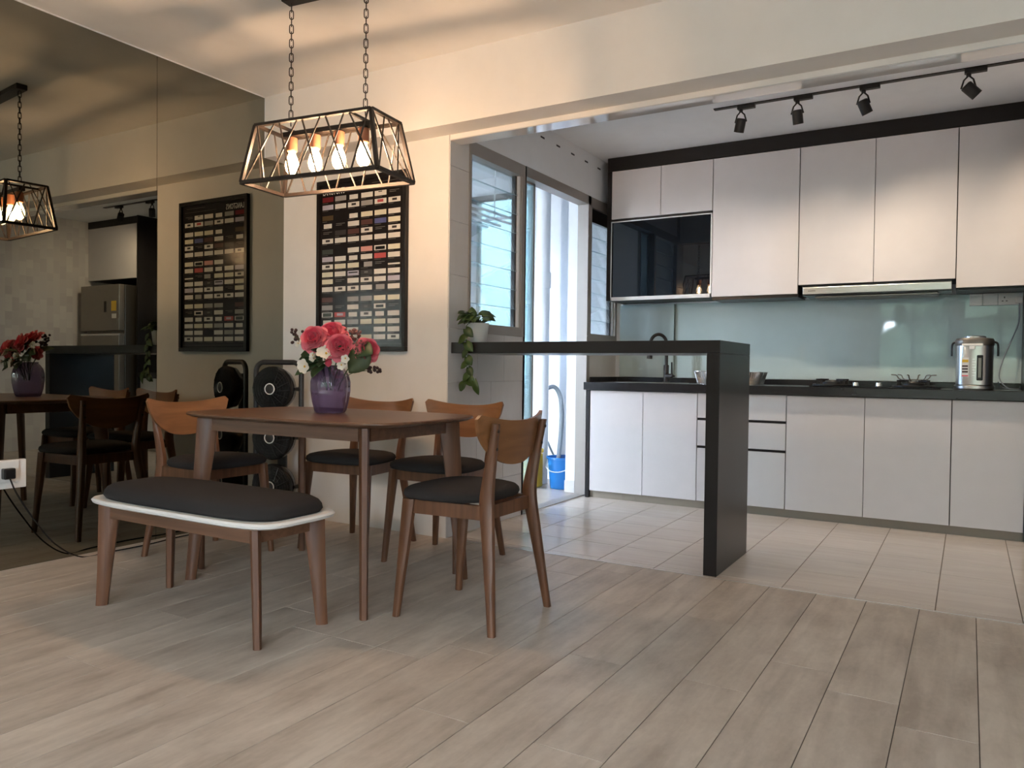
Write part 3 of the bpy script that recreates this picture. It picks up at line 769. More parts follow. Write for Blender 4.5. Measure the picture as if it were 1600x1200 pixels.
# ------------------------------------------------------------------ dining furniture
def loft_leg(bm, path):
    # path: (centre, half width vector, half depth vector)
    secs = []
    for c, u, v in path:
        c, u, v = Vector(c), Vector(u), Vector(v); s = []
        for a, b in ((1, .55), (.55, 1), (-.55, 1), (-1, .55), (-1, -.55), (-.55, -1), (.55, -1), (1, -.55)):
            k = 1.0
            s.append(c+u*a*k+v*b*k)
        secs.append(s)
    return rings(bm, secs)
def make_chair(label):
    t = thing('dining_chair', label, 'chair', group='walnut dining chairs')
    for s in (-1, 1):
        # rear leg that bends at the seat and carries the backrest
        key = [((s*.210, .215, 0), .013, .014), ((s*.190, .193, .17), .015, .018), ((s*.168, .168, .36), .017, .024), ((s*.158, .156, .46), .018, .027), ((s*.160, .164, .54), .017, .023), ((s*.167, .182, .64), .015, .018), ((s*.176, .203, .752), .013, .013)]
        P = spline([k[0] for k in key], 3); W = spline([(k[1], k[2], 0) for k in key], 3)
        obj('leg', loft_leg(bmesh.new(), [(p, (w.x, 0, 0), (0, w.y, 0)) for p, w in zip(P, W)]), 'walnut', t, 50)
        obj('leg', loft_leg(bmesh.new(), [((s*(.210-.024*k), -.215+.042*k, .452*k), (.0125+.006*k, 0, 0), (0, .0135+.013*k, 0)) for k in (0, .25, .5, .75, 1)]), 'walnut', t, 50)
        bm = bmesh.new(); bar(bm, (s*.178, -.158, .424), (s*.160, .142, .424), .022, .052); obj('side_rail', bm, 'walnut', t)
    bm = bmesh.new(); bar(bm, (-.172, -.165, .426), (.172, -.165, .426), .022, .05); obj('front_rail', bm, 'walnut', t)
    bm = bmesh.new(); bar(bm, (-.145, .150, .424), (.145, .150, .424), .022, .05); obj('back_rail', bm, 'walnut', t)
    bm = bmesh.new(); secs = []
    for sc, z in ((.90, .453), (.975, .458), (1.0, .469), (.985, .482), (.93, .492), (.80, .499), (.5, .503), (.15, .504)):
        o = []
        for x, y, zz in superell(.226*sc, .195*sc, 3.0, 40, z=z):
            f = 1-.10*(y/.195)                      # wider at the front
            o.append((x*f*.97, y-.048, z))
        secs.append(o)
    rings(bm, secs); obj('seat', bm, 'fabric', t, 60)
    # curved plywood backrest with raised ears and a deep rounded lower edge
    nu, nv = 36, 10; bm = bmesh.new(); F, Bk = [], []
    for side, store in ((-.007, F), (.007, Bk)):
        for i in range(nu+1):
            u = -1+2*i/nu; au = abs(u); col = []
            tz = .758+.030*au**2.2 - .020*max(0, (au-.93)/.07)**2
            bz = .592+(.768-.592)*(1-(1-min(1, au)**2.3)**.62)
            for j in range(nv+1):
                v = j/nv; z = bz+(tz-bz)*v
                y = .184-.052*u*u+.028*(z-.6)/.18
                col.append(bm.verts.new((.238*u, y+side, z)))
            store.append(col)
    for i in range(nu):
        for j in range(nv):
            bm.faces.new((F[i][j], F[i+1][j], F[i+1][j+1], F[i][j+1])); bm.faces.new((Bk[i][j], Bk[i][j+1], Bk[i+1][j+1], Bk[i+1][j]))
        bm.faces.new((F[i][0], Bk[i][0], Bk[i+1][0], F[i+1][0])); bm.faces.new((F[i][nv], F[i+1][nv], Bk[i+1][nv], Bk[i][nv]))
    for i in (0, nu):
        for j in range(nv): bm.faces.new((F[i][j], F[i][j+1], Bk[i][j+1], Bk[i][j]))
    br = obj('backrest', bm, 'veneer', t, 50)
    for s in (-1, 1):
        for z in (.66, .725):
            obj('screw', lathe(bmesh.new(), [(.006, 0), (.006, .004), (.003, .005)], 10, ax='Y'), 'rod', t, loc=(s*(.168+.008*(z-.66)/.065), .198+.016*(z-.64)/.1, z))
    return t
ch = make_chair('walnut dining chair at the right end of the table, its back to the viewer')
ch.location = (-1.650, 2.515, 0); ch.rotation_euler.z = R(-90)
def chair_copy(label, loc, rz):
    c = copy_tree(ch); c['label'] = label; c.location = loc; c.rotation_euler.z = rz; return c
chair_copy('walnut dining chair behind the table, right of the vase, before the bar end', (-2.238, 3.142, 0), R(1))
chair_copy('walnut dining chair behind the table, against the wall under the framed poster', (-2.795, 3.130, 0), R(4))
chair_copy('walnut dining chair at the left end of the table by the mirror', (-3.280, 2.565, 0), R(90))

def diag_leg(h, top, bot, tt=.020, corner=(1, 1)):
    # tapered board leg standing on the diagonal of its corner
    sx, sy = corner; dv = Vector((sx, sy, 0)).normalized(); nv = Vector((-dv.y, dv.x, 0))
    (tx, ty, tw), (bx, by, bw) = top, bot
    secs = []
    for k in (0, .33, .66, .88, 1):
        c = Vector((sx*(bx+(tx-bx)*k), sy*(by+(ty-by)*k), h*k)); w = bw+(tw-bw)*k**1.3; th = tt*(.8+.2*k)
        secs.append((c, dv*w, nv*th))
    return loft_leg(bmesh.new(), secs)
tb = thing('dining_table', 'walnut dining table with rounded corners and splayed board legs', 'table', (-2.448, 2.543, 0))
bm = bmesh.new()
rings(bm, [superell(a, b, 5.2, 96, z=z) for a, b, z in ((.550, .330, .716), (.590, .366, .722), (.608, .382, .731), (.608, .382, .736), (.604, .378, .740))])
obj('tabletop', bm, 'walnutx', tb, 30)
for y in (-.272, .272):
    bm = bmesh.new(); bar(bm, (-.425, y, .688), (.425, y, .688), .022, .055); obj('apron', bm, 'walnutx', tb)
for x in (-.448, .448):
    bm = bmesh.new(); bar(bm, (x, -.25, .688), (x, .25, .688), .022, .055); obj('apron', bm, 'walnutx', tb)
for c in ((-1, -1), (1, -1), (1, 1), (-1, 1)): obj('leg', diag_leg(.716, (.452, .280, .046), (.502, .331, .022), .019, c), 'walnut', tb, 50)

bn = thing('bench', 'walnut bench with a charcoal cushion and white rim in front of the table', 'bench', (-2.480, 1.938, 0))
bm = bmesh.new()
rings(bm, [superell(a, b, 5.6, 128, z=z) for a, b, z in ((.495, .185, .400), (.516, .202, .408), (.520, .206, .417), (.514, .200, .424))])
obj('seat_rim', bm, 'white_lac', bn, 40)
bm = bmesh.new()
rings(bm, [superell(.486-d, .180-d, 4.8, 128, z=z) for d, z in ((.008, .424), (0, .436), (.003, .452), (.012, .466), (.030, .477), (.060, .483), (.110, .487), (.165, .489))])
obj('cushion', bm, 'fabric', bn, 60)
for y in (-.135, .135):
    bm = bmesh.new(); bar(bm, (-.40, y, .374), (.40, y, .374), .02, .054); obj('apron', bm, 'walnutx', bn)
for x in (-.405, .405):
    bm = bmesh.new(); bar(bm, (x, -.12, .374), (x, .12, .374), .02, .054); obj('apron', bm, 'walnutx', bn)
for c in ((-1, -1), (1, -1), (1, 1), (-1, 1)): obj('leg', diag_leg(.402, (.412, .135, .040), (.442, .150, .021), .0175, c), 'walnut', bn, 50)

# ------------------------------------------------------------------ pendant lamp
PL = Vector((-2.446, 2.517, 0)); PR = R(6.6)
pd = thing('pendant_lamp', 'caged black pendant lamp with four glowing bulbs over the dining table', 'pendant lamp', (PL.x, PL.y, ZC), PR)
zb, zt = 1.757-ZC, 2.010-ZC
bx, by, tx, ty = .356, .140, .304, .110
bmc = [Vector(p) for p in ((-bx, -by, zb), (bx, -by, zb), (bx, by, zb), (-bx, by, zb))]
tpc = [Vector(p) for p in ((-tx, -ty, zt), (tx, -ty, zt), (tx, ty, zt), (-tx, ty, zt))]
bm = bmesh.new()
for k in range(4):
    bar(bm, bmc[k], bmc[(k+1) % 4], .019, .015); bar(bm, tpc[k], tpc[(k+1) % 4], .020, .012); bar(bm, bmc[k], tpc[k], .015, .015)
obj('cage_frame', bm, 'bronze', pd)
bm = bmesh.new()
def xs_side(a0, a1, b0, b1, n):
    for k in range(n):
        p, q = k/n, (k+1)/n; e = .10/n
        bar(bm, a0.lerp(a1, p+e), b0.lerp(b1, q-e), .0055); bar(bm, a0.lerp(a1, q-e), b0.lerp(b1, p+e), .0055)
for k in range(4): xs_side(bmc[k], bmc[(k+1) % 4], tpc[k], tpc[(k+1) % 4], 5 if k % 2 == 0 else 2)
o = obj('cross_rods', bm, 'rod', pd); o['kind'] = 'stuff'
obj('socket_bar', B(-.235, .235, -.0175, .0175, zt-.034, zt-.012, bev=.002), 'bronze', pd)
bm = bmesh.new()
for s in (-1, 1): bar(bm, (s*.20, -ty, zt), (s*.20, ty, zt), .012, .006)
obj('cross_bar', B(-.206, -.194, -ty, ty, zt-.010, zt+.002), 'bronze', pd); obj('cross_bar', B(.194, .206, -ty, ty, zt-.010, zt+.002), 'bronze', pd); bm.free()
obj('canopy', B(-.235, .235, -.03, .03, -.032, -.0005, bev=.003), 'bronze', pd)
def chain(x):
    bm = bmesh.new(); z = -.034; k = 0; ll, w, r = .040, .0085, .0024
    while z-ll*.82 > zt-.006:
        pts = []
        for i in range(14):
            a = 2*PI*i/14; u = w*math.cos(a); v = (ll/2-w)*(1 if math.sin(a) > 0 else -1)*(0 if abs(math.sin(a)) < 1e-6 else 1)+w*math.sin(a)
            c = (u*.80, u*.60) if k % 2 else (-u*.60, u*.80)
            pts.append((x+c[0], c[1], z-ll/2+v))
        tube(bm, pts, r, 5, closed=True); z -= ll-2*r-.0035; k += 1
    o = obj('chain', bm, 'bronze', pd, 60); o['kind'] = 'stuff'
chain(-.2); chain(.2)
for k in range(4):
    x = -.192+.128*k; z = zt-.034
    s = obj('bulb_socket', lathe(bmesh.new(), [(.014, 0), (.0235, -.006), (.0235, -.062), (.020, -.066)], 20), 'copper', pd, 40, loc=(x, 0, z))
    b = obj('bulb', lathe(bmesh.new(), [(.013, -.060), (.015, -.075), (.024, -.095), (.0305, -.118), (.031, -.132), (.026, -.152), (.013, -.168), (.003, -.172)], 20), 'bulbglass', pd, 60, loc=(x, 0, z))
    obj('filament', lathe(bmesh.new(), [(.003, -.084), (.009, -.090), (.009, -.145), (.003, -.150)], 10), 'bulb', b)

# ------------------------------------------------------------------ framed poster
PX0, PX1, PZ0, PZ1 = -3.468, -2.773, 1.042, 2.078
po = thing('framed_poster', 'black framed poster printed with rows of small pale labels on the cream wall', 'poster', ((PX0+PX1)/2, YW-.0005, PZ0))
pw, ph = (PX1-PX0)/2, PZ1-PZ0
bm = bmesh.new(); fw = .026
box(bm, -pw, pw, -.028, 0, 0, fw, bev=.002); box(bm, -pw, pw, -.028, 0, ph-fw, ph, bev=.002); box(bm, -pw, -pw+fw, -.028, 0, fw, ph-fw, bev=.002); box(bm, pw-fw, pw, -.028, 0, fw, ph-fw, bev=.002)
obj('frame', bm, 'frameblack', po)
obj('printed_sheet', B(-pw+fw, pw-fw, -.014, -.001, fw, ph-fw), 'paper_black', po)
CM = {}
def cmat(n, c): CM[n] = len(CMS); CMS.append(mat('print_'+n, c, 0.2, spec=0.2))
CMS = []
for n, c in dict(w=(.66, .64, .60), c=(.66, .63, .50), g=(.33, .32, .31), b=(.10, .11, .26), r=(.45, .09, .09), d=(.05, .045, .045), k=(.01, .01, .01), t=(.16, .15, .14), o=(.09, .06, .03), n=(.10, .05, .045), l=(.45, .43, .52), p=(.60, .30, .27), m=(.16, .02, .025), e=(.06, .07, .065)).items(): cmat(n, c)
rowsV = [.096, .141, .204, .25, .295, .339, .402, .446, .49, .535, .577, .622, .684, .73, .772, .816, .861, .904]
grid = ['m g s w W t', 'l w A g R A', 'o . s c c w', 's t w n b c', 't d n A t A', 'A w w w w w', 'e . w p K c', 'l w s w r w',
        'A c c h t i', 'c w B T w w', 'c t w A w l', 'w A A w q w', 'n . g g c c', 'g t w T X t', 'H Z s A s w', 's w g c c w', 'w g w . w w', 'w w w c w A']
bm = bmesh.new()
def card(u0, u1, v0, v1, mk, dy=0.0):
    x0, x1 = -pw+2*pw*u0, -pw+2*pw*u1; z1, z0 = ph*(1-v0), ph*(1-v1)
    vs = [bm.verts.new((a, -.0144-dy, b)) for a, b in ((x0, z0), (x1, z0), (x1, z1), (x0, z1))]
    f = bm.faces.new(vs); f.material_index = CM[mk]
for v, row in zip(rowsV, grid):
    for i, k in enumerate(row.split()):
        u = .055+.149*i; W_, H_ = .127, .028
        if k == '.': continue
        if k in 'wcgbrdonlpme': card(u, u+W_, v, v+H_, k)
        elif k == 's': card(u+.016, u+W_-.016, v+.002, v+H_, 'w')
        elif k == 'q': card(u+.02, u+W_-.012, v, v+H_, 'g')
        elif k == 'i': card(u, u+W_, v+.017, v+.026, 'w')
        elif k == 'h': card(u+.035, u+W_, v, v+H_, 'g'); 
        elif k == 't': card(u+.01, u+.115, v+.004, v+.007, 't'); card(u+.01, u+.08, v+.013, v+.016, 't')
        elif k == 'T': card(u, u+W_, v, v+H_, 'd'); card(u+.04, u+.08, v+.008, v+.018, 't', .0003)
        elif k == 'A': card(u, u+W_, v, v+H_, 'w'); card(u+.04, u+.09, v+.006, v+.019, 'd', .0003)
        elif k == 'W': card(u, u+W_, v, v+H_, 'w'); card(u+.04, u+.08, v+.003, v+.008, 'd', .0003)
        elif k == 'R': card(u, u+W_, v, v+H_, 'w'); card(u+.03, u+.095, v+.004, v+.02, 'r', .0003)
        elif k == 'K': card(u, u+W_, v, v+H_, 'w'); card(u+.012, u+.115, v+.006, v+.024, 'k', .0003)
        elif k == 'X': card(u, u+W_, v, v+H_, 'w'); card(u+.022, u+.105, v+.007, v+.022, 'k', .0003)
        elif k == 'B': card(u, u+W_, v, v+H_, 'l'); card(u+.012, u+.115, v+.007, v+.014, 'k', .0003)
        elif k == 'H': card(u, u+W_, v, v+H_, 'w'); card(u+.012, u+.115, v+.003, v+.025, 'e', .0003)
        elif k == 'Z': card(u, u+W_, v, v+H_, 'r'); card(u+.03, u+.10, v+.006, v+.02, 'l', .0003)
        # tiny print under each label
        if k != 't': card(u, u+.05+.05*random.random(), v+.0335, v+.0355, 't')
card(.45, .93, .070, .0715, 't'); card(.05, .95, .958, .9595, 't'); card(.62, .90, .045, .047, 't')
o = obj('label_print', bm, CMS, po); o['kind'] = 'stuff'
text_mesh('title_print', "LANGTON'S", .052, 'plastic_white', po, (-pw+.040, -.0146, ph*(1-.083)), (R(90), 0, 0), .62)

# ------------------------------------------------------------------ tower fan
tf = thing('tower_fan', 'black three-head tower fan standing in the corner by the mirror', 'fan', (-3.585, 3.295, 0), R(15))
fw2 = .155
pts = [(-fw2, 0, .03), (-fw2, 0, .50), (-fw2, 0, .90)]+[(-fw2+.06-.06*math.cos(a), 0, .912+.06*math.sin(a)) for a in (0.2, .5, .8, 1.1, 1.4)]
pts = pts+[(-x, y, z) for x, y, z in pts[::-1]]
obj('frame', tube(bmesh.new(), pts, .0155, 10), 'plastic_grey', tf, 60)
bm = bmesh.new(); rings(bm, [superell(a, b, 3, 40, z=z) for a, b, z in ((.175, .125, 0), (.178, .128, .01), (.17, .12, .028), (.10, .06, .036))]); obj('base', bm, 'plastic_grey', tf, 40)
obj('mast', B(-.03, .03, .035, .06, .03, .90, bev=.008), 'plastic_grey', tf)
def fan_head(z, tilt):
    h = obj('fan_head', lathe(bmesh.new(), [(.035, .075), (.09, .07), (.125, .04), (.134, .0), (.134, -.022), (.126, -.034), (.118, -.034)], 36, ax='Y', cap=True), 'plastic_black', tf, 40)
    h.location = (0, -.045, z); h.rotation_euler = (R(tilt), 0, 0)
    bm = bmesh.new()
    for r in (.048, .066, .084, .102, .118): tube(bm, [(r*math.cos(i*PI/20), -.036-.010*(1-r/.12), r*math.sin(i*PI/20)) for i in range(40)], .0022, 5, closed=True)
    for k in range(16):
        a = k*PI/8; bar(bm, (.034*math.cos(a), -.046, .034*math.sin(a)), (.126*math.cos(a+.35), -.036, .126*math.sin(a+.35)), .003)
    g = obj('grille', bm, 'plastic_black', h); g['kind'] = 'stuff'
    obj('hub_ring', tube(bmesh.new(), [(.031*math.cos(i*PI/16), -.050, .031*math.sin(i*PI/16)) for i in range(32)], .0035, 6, closed=True), 'aluw', h, 60)
    obj('hub_cap', lathe(bmesh.new(), [(.029, -.040), (.029, -.050), (.024, -.053)], 24, ax='Y'), 'plastic_grey', h, 40)
    for s in (-1, 1): obj('pivot', tube(bmesh.new(), [(s*.132, .0, 0), (s*.146, .04, 0)], .012, 8), 'plastic_black', h)
for z, tl in ((.812, 0), (.522, 0), (.230, 0)): fan_head(z, tl)

# socket on the mirror with plug and cable
so = thing('mirror_socket', 'white wall socket with a black plug mounted on the mirror', 'socket', (XL, 1.85, .375))
pl = obj('back_box', B(.0005, .022, -.085, .085, .0, .130, bev=.003), 'plastic_white', so)
obj('face_plate', B(.0225, .030, -.080, .050, .030, .126, bev=.002), 'plastic_white', so)
co = thing('fan_plug', 'black plug and thin cable trailing from the mirror socket along the floor', 'cable', (XL+.030, 1.85, .45))
obj('plug', B(.0008, .035, -.030, .020, -.028, .022, bev=.006), 'plastic_black', co)
bm = bmesh.new()
tube(bm, spline([(.02, 0, -.026), (.02, .03, -.10), (.018, .10, -.22), (.02, .20, -.36), (.03, .32, -.4455), (.05, .45, -.4455), (.06, .65, -.4455), (.035, .85, -.4455), (.04, 1.05, -.4455), (.06, 1.22, -.4455), (.075, 1.29, -.4455)], 8), .0035, 6)
obj('cable', bm, 'plastic_black', co, 60)

# ------------------------------------------------------------------ vase and flowers
VX, VY, VZ = -2.507, 2.612, .7405
vs = thing('glass_vase', 'purple ribbed glass vase on the dining table', 'vase', (VX, VY, VZ))
bm = bmesh.new(); prof = [(.064, 0), (.071, .010), (.081, .05), (.088, .10), (.088, .14), (.080, .172), (.063, .197), (.054, .205), (.056, .212)]
secs = []
for r, h in prof:
    secs.append([(r*(1+.030*math.cos(9*a))*math.cos(a), r*(1+.030*math.cos(9*a))*math.sin(a), h) for a in [2*PI*i/96 for i in range(96)]])
rings(bm, secs, cap=False); bm.faces.new([v for v in list(bm.verts)[:96]][::-1])
obj('body', bm, 'vase', vs, 50)
obj('rim', tube(bmesh.new(), [(.055*math.cos(i*PI/16), .055*math.sin(i*PI/16), .212) for i in range(32)], .0025, 6, closed=True), 'vase', vs, 60)

def petal(bm, c, q, w, h, cup, curl, mi=0):
    # cupped petal patch, base at c, growing along +Z of q, facing outward along +X of q
    nu, nv = 6, 6; g = []
    for i in range(nu+1):
        u = -1+2*i/nu; row = []
        for j in range(nv+1):
            v = j/nv; ww = w*math.sin(PI*(.12+.70*v))**.6
            x = cup*(1-u*u)*math.sin(v*PI*.55)*w-cup*w*.6*(1 if True else 0)+curl*v*v*v*w*.7; y = u*ww; z = h*v*(1-.10*u*u)
            row.append(bm.verts.new(c+q @ Vector((x+w*.25, y, z))))
        g.append(row)
    for i in range(nu):
        for j in range(nv):
            f = bm.faces.new((g[i][j], g[i+1][j], g[i+1][j+1], g[i][j+1])); f.material_index = mi
def rose(label, loc, axis, r, mats=('rose', 'rosep')):
    ax = Vector(axis).normalized(); t = thing('rose', label, 'flower', loc, group='coral roses in the purple vase')
    bm = bmesh.new(); Q = ax.to_track_quat('Z', 'Y').to_matrix()
    layers = [(3, .20, .62, .08, -.15), (4, .36, .72, .22, -.02), (5, .52, .78, .38, .18), (6, .70, .78, .60, .45), (7, .86, .70, .95, .75)]
    for li, (n, rad, hh, tilt, curl) in enumerate(layers):
        for k in range(n):
            a = 2*PI*k/n+li*.7
            rot = Matrix.Rotation(a, 3, 'Z') @ Matrix.Rotation(tilt, 3, 'Y')
            petal(bm, Q @ Vector((0, 0, -.32*r)), Q @ rot @ Matrix.Identity(3), r*(.36+.09*li), r*hh*(.95+.05*li), .55, curl, 1 if li >= 3 else 0)
    o = obj('bloom', bm, list(mats), t, 80)
    base = Vector((VX, VY, VZ+.10))-Vector(loc)
    stem = obj('stem', tube(bmesh.new(), spline([-ax*.3*r, -ax*.9*r, base*.55+Vector((0, 0, .01)), Vector((base.x*.80, base.y*.80, base.z))], 5), .003, 6), 'leafd', t, 60)
    bm = bmesh.new(); lathe(bm, [(.004, -.02), (r*.26, 0), (r*.18, .012)], 10)
    o = obj('calyx', bm, 'leafd', t, 60); o.rotation_mode = 'QUATERNION'; o.rotation_quaternion = ax.to_track_quat('Z', 'Y'); o.location = -ax*.30*r
    return t
def wp(px, py, Y):      # point at depth Y under a photograph pixel
    d = _f*F_PX+_r2*(px-800)+_d2*(py-600); return CAM+d*(Y/d.y)
def fl3(px, py, Y): return tuple(wp(px, py, Y))
rose('big coral rose facing the viewer at the left of the bouquet', fl3(490, 528, 2.545), (.35, -.85, .35), .068)
rose('big coral rose crowning the bouquet', fl3(517, 520, 2.625), (.25, -.70, .65), .074)
rose('coral rose at the centre right of the bouquet, above the vase', fl3(531, 541, 2.545), (.6, -.7, .3), .066)
rose('coral rose half hidden at the right edge of the bouquet', fl3(576, 546, 2.62), (.85, -.35, .25), .060)
rose('coral rose low at the left of the bouquet behind white blossoms', fl3(487, 552, 2.60), (-.3, -.85, -.1), .042)
def blossom(label, loc, axis, r, n=3, mi='cream'):
    t = thing('white_blossom', label, 'flower', loc, group='white blossoms in the purple vase'); rr = random.Random(hash(label) % 999 if False else len(label))
    ax0 = Vector(axis).normalized()
    for b in range(n):
        off = Vector((rr.uniform(-1, 1), rr.uniform(-.5, .5), rr.uniform(-1, 1)))*r*.75 if n > 1 else Vector((0, 0, 0))
        ax = (ax0+Vector((rr.uniform(-.4, .4), rr.uniform(-.3, .3), rr.uniform(-.4, .4)))).normalized(); Q = ax.to_track_quat('Z', 'Y').to_matrix()
        bm = bmesh.new()
        for k in range(5):
            rot = Matrix.Rotation(2*PI*k/5, 3, 'Z') @ Matrix.Rotation(1.0, 3, 'Y')
            petal(bm, off, Q @ rot, r*.42, r*.85, .3, .3)
        f = obj('bloom', bm, mi, t, 80)
        obj('stamen', lathe(bmesh.new(), [(r*.05, 0), (r*.16, r*.1), (r*.12, r*.28), (r*.03, r*.33)], 8), 'ygold', f, 60, loc=off)
    base = Vector((VX, VY, VZ+.11))-Vector(loc)
    obj('stem', tube(bmesh.new(), spline([(0, 0, 0), base*.45+Vector((0, 0, .015)), (base.x*.85, base.y*.85, base.z)], 5), .0018, 5), 'leafd', t, 60)
blossom('white blossom cluster in the middle of the bouquet, between the roses', fl3(510, 548, 2.52), (.3, -.9, .2), .032, 4)
blossom('white blossom sprig at the left edge of the bouquet below dark berries', fl3(470, 535, 2.57), (-.3, -.9, .3), .020, 3)
blossom('white blossom sprig low left in the bouquet', fl3(491, 556, 2.53), (0, -.95, .1), .020, 4)
blossom('pair of cream open blossoms drooping left of the vase neck', fl3(477, 577, 2.50), (-.1, -.9, .1), .034, 2)
blossom('small white blossom drooping right of the vase neck', fl3(536, 567, 2.53), (.3, -.9, -.1), .024, 2)
t = thing('rose_bud', 'small closed coral bud at the mouth of the vase', 'flower', fl3(513, 567, 2.545))
obj('bud', lathe(bmesh.new(), [(.003, -.018), (.013, -.010), (.017, 0), (.014, .012), (.005, .020)], 14), 'rose', t, 60)
obj('stem', tube(bmesh.new(), [(0, 0, -.015), (0, .02, -.05), (.0, .03, -.10)], .002, 5), 'leafd', t)

def leaf_bm(L, W, bend=.3, heart=0.25, fold=.15):
    bm = bmesh.new(); n = 8; Lft, Rt, Md = [], [], []
    for i in range(n+1):
        v = i/n; w = W*(math.sin(PI*min(1, v*.92+.08))**.75)*(1-.35*v)*1.15; 
        if i == n: w = 0.0008
        z = -bend*L*v*v
        Md.append(bm.verts.new((0, L*v, z))); back = -heart*L*(1-v)**4
        Lft.append(bm.verts.new((-w, L*v+back, z+fold*w))); Rt.append(bm.verts.new((w, L*v+back, z+fold*w)))
    for i in range(n):
        bm.faces.new((Lft[i], Md[i], Md[i+1], Lft[i+1])); bm.faces.new((Md[i], Rt[i], Rt[i+1], Md[i+1]))
    return bm
def solid(o, th=.0008):
    md = o.modifiers.new('thickness', 'SOLIDIFY'); md.thickness = th; return o
def leaf(parent, loc, direction, up, L, W, m='leaf', bend=.3, heart=.25):
    o = solid(obj('leaf', leaf_bm(L, W, bend, heart), m, parent, 60))
    y = Vector(direction).normalized(); z = Vector(up); z = (z-y*z.dot(y)).normalized(); x = y.cross(z)
    o.matrix_local = Matrix(((x.x, y.x, z.x, loc[0]), (x.y, y.y, z.y, loc[1]), (x.z, y.z, z.z, loc[2]), (0, 0, 0, 1))); return o
lv = thing('leaf_sprig', 'big broad green leaf leaning over the right side of the vase', 'leaf sprig', (VX, VY, VZ+.19))
lo = Vector((VX, VY, VZ+.19)); la, lb2 = wp(573, 549, 2.60)-lo, wp(545, 583, 2.56)-lo
leaf(lv, la, lb2-la, (.45, -.85, .25), (lb2-la).length, .056, 'leafo', .03, .05)
leaf(lv, wp(560, 545, 2.60)-lo, (.8, -.3, -.1), (.2, -.8, .5), .11, .045, 'leafd', .15, .1)
obj('stem', tube(bmesh.new(), [(0.0, 0, -.06), (.02, -.005, .0), la], .0025, 6), 'leafd', lv)
lv = thing('leaf_sprig', 'dark green leaves at the left underside of the bouquet', 'leaf sprig', (VX, VY, VZ+.19))
for a in ((-.05, -.04, .075, -.8, -.35, -.25), (-.045, -.03, .09, -.95, -.2, -.05), (.01, -.05, .03, .1, -.8, -.35), (-.035, -.05, .03, -.5, -.7, -.3), (-.04, -.03, .06, -.75, -.45, -.10), (-.03, -.03, .04, -.4, -.8, -.25), (-.02, -.03, .07, -.9, -.1, .25), (.02, -.03, .05, .25, -.9, -.1), (0, -.02, .1, -.55, -.3, .35), (.0, -.03, .08, .1, -.9, .3), (.03, .02, .09, .5, .5, .3), (-.02, .03, .09, -.5, .6, .3)):
    leaf(lv, a[:3], a[3:], (0, -.8, .6), .108, .036, 'leafd', .2, .1)
obj('stem', tube(bmesh.new(), [(0.01, 0.01, -.06), (-.005, -.005, .0), (-.02, -.02, .06)], .0025, 6), 'leafd', lv)
def berries(label, loc, pts, r, m, cat='berry sprig'):
    t = thing('berry_sprig', label, cat, loc, group='berry sprigs in the purple vase'); bm = bmesh.new()
    for p in pts: bmesh.ops.create_icosphere(bm, subdivisions=2, radius=r, matrix=Matrix.Translation(p))
    o = obj('berries', bm, m, t, 80); o['kind'] = 'stuff'
    base = Vector((VX, VY, VZ+.12))-Vector(loc); bm = bmesh.new()
    obj('stem', tube(bmesh.new(), spline([pts[-1], (0, 0, 0), base*.5+Vector((0, 0, .02)), (base.x*.85, base.y*.85, base.z)], 5), .0016, 5), 'leafd', t)
rb = random.Random(11)
berries('dark berry sprig at the upper left of the bouquet', fl3(463, 526, 2.60), [(rb.uniform(-.025, .02), rb.uniform(-.02, .02), rb.uniform(-.03, .035)) for _ in range(22)], .0075, 'berry')
berries('dark berry sprig hanging out at the lower right of the bouquet', fl3(582, 578, 2.62), [(rb.uniform(-.03, .045), rb.uniform(-.01, .01), rb.uniform(-.012, .012)) for _ in range(16)], .0075, 'berry')
berries('dusty pink sprig standing behind the roses at the right', fl3(552, 520, 2.66), [(rb.uniform(-.03, .03), rb.uniform(-.02, .02), rb.uniform(-.035, .02)) for _ in range(40)], .006, 'dusty')
berries('russet filler sprig between the broad leaf and the right rose', fl3(562, 545, 2.60), [(rb.uniform(-.045, .03), rb.uniform(-.03, .02), rb.uniform(-.035, .035)) for _ in range(70)], .0055, 'dusty')

# ------------------------------------------------------------------ trailing plant on the bar
pp = thing('potted_pothos', 'trailing green pothos in a white pot at the wall end of the bar', 'potted plant', (-2.375, 3.625, 1.0925))
obj('pot', lathe(bmesh.new(), [(.050, 0), (.054, .004), (.066, .10), (.068, .108), (.062, .108), (.058, .095)], 28), 'plastic_white', pp, 40)
obj('soil', lathe(bmesh.new(), [(.059, .090), (.058, .096)], 24), 'grout', pp)
rl = random.Random(5)
for k in range(26):
    a = rl.uniform(0, 2*PI); el = rl.uniform(-.3, .9); d_ = Vector((math.cos(a), math.sin(a)-.35, el)).normalized()
    p = Vector((.045*math.cos(a), .040*math.sin(a)-.015, .105+.055*rl.random()))
    if p.x < -.03: p.x = -.03; d_.x = abs(d_.x)*.2-.1
    leaf(pp, p, d_, (rl.uniform(-.4, .4), -.5, 1), rl.uniform(.055, .08), rl.uniform(.024, .033), 'leaf' if rl.random() < .65 else 'leafd', .5, .22)
vine = spline([(-.0, -.05, .11), (-.005, -.098, .09), (.0, -.108, .02), (.005, -.106, -.06), (.012, -.104, -.12), (.02, -.105, -.18), (-.01, -.105, -.225)], 6)
obj('vine', tube(bmesh.new(), vine, .002, 6), 'leafd', pp, 60)
obj('vine', tube(bmesh.new(), spline([(.02, -.105, -.18), (.05, -.11, -.20), (.06, -.11, -.215)], 6), .0018, 6), 'leafd', pp, 60)
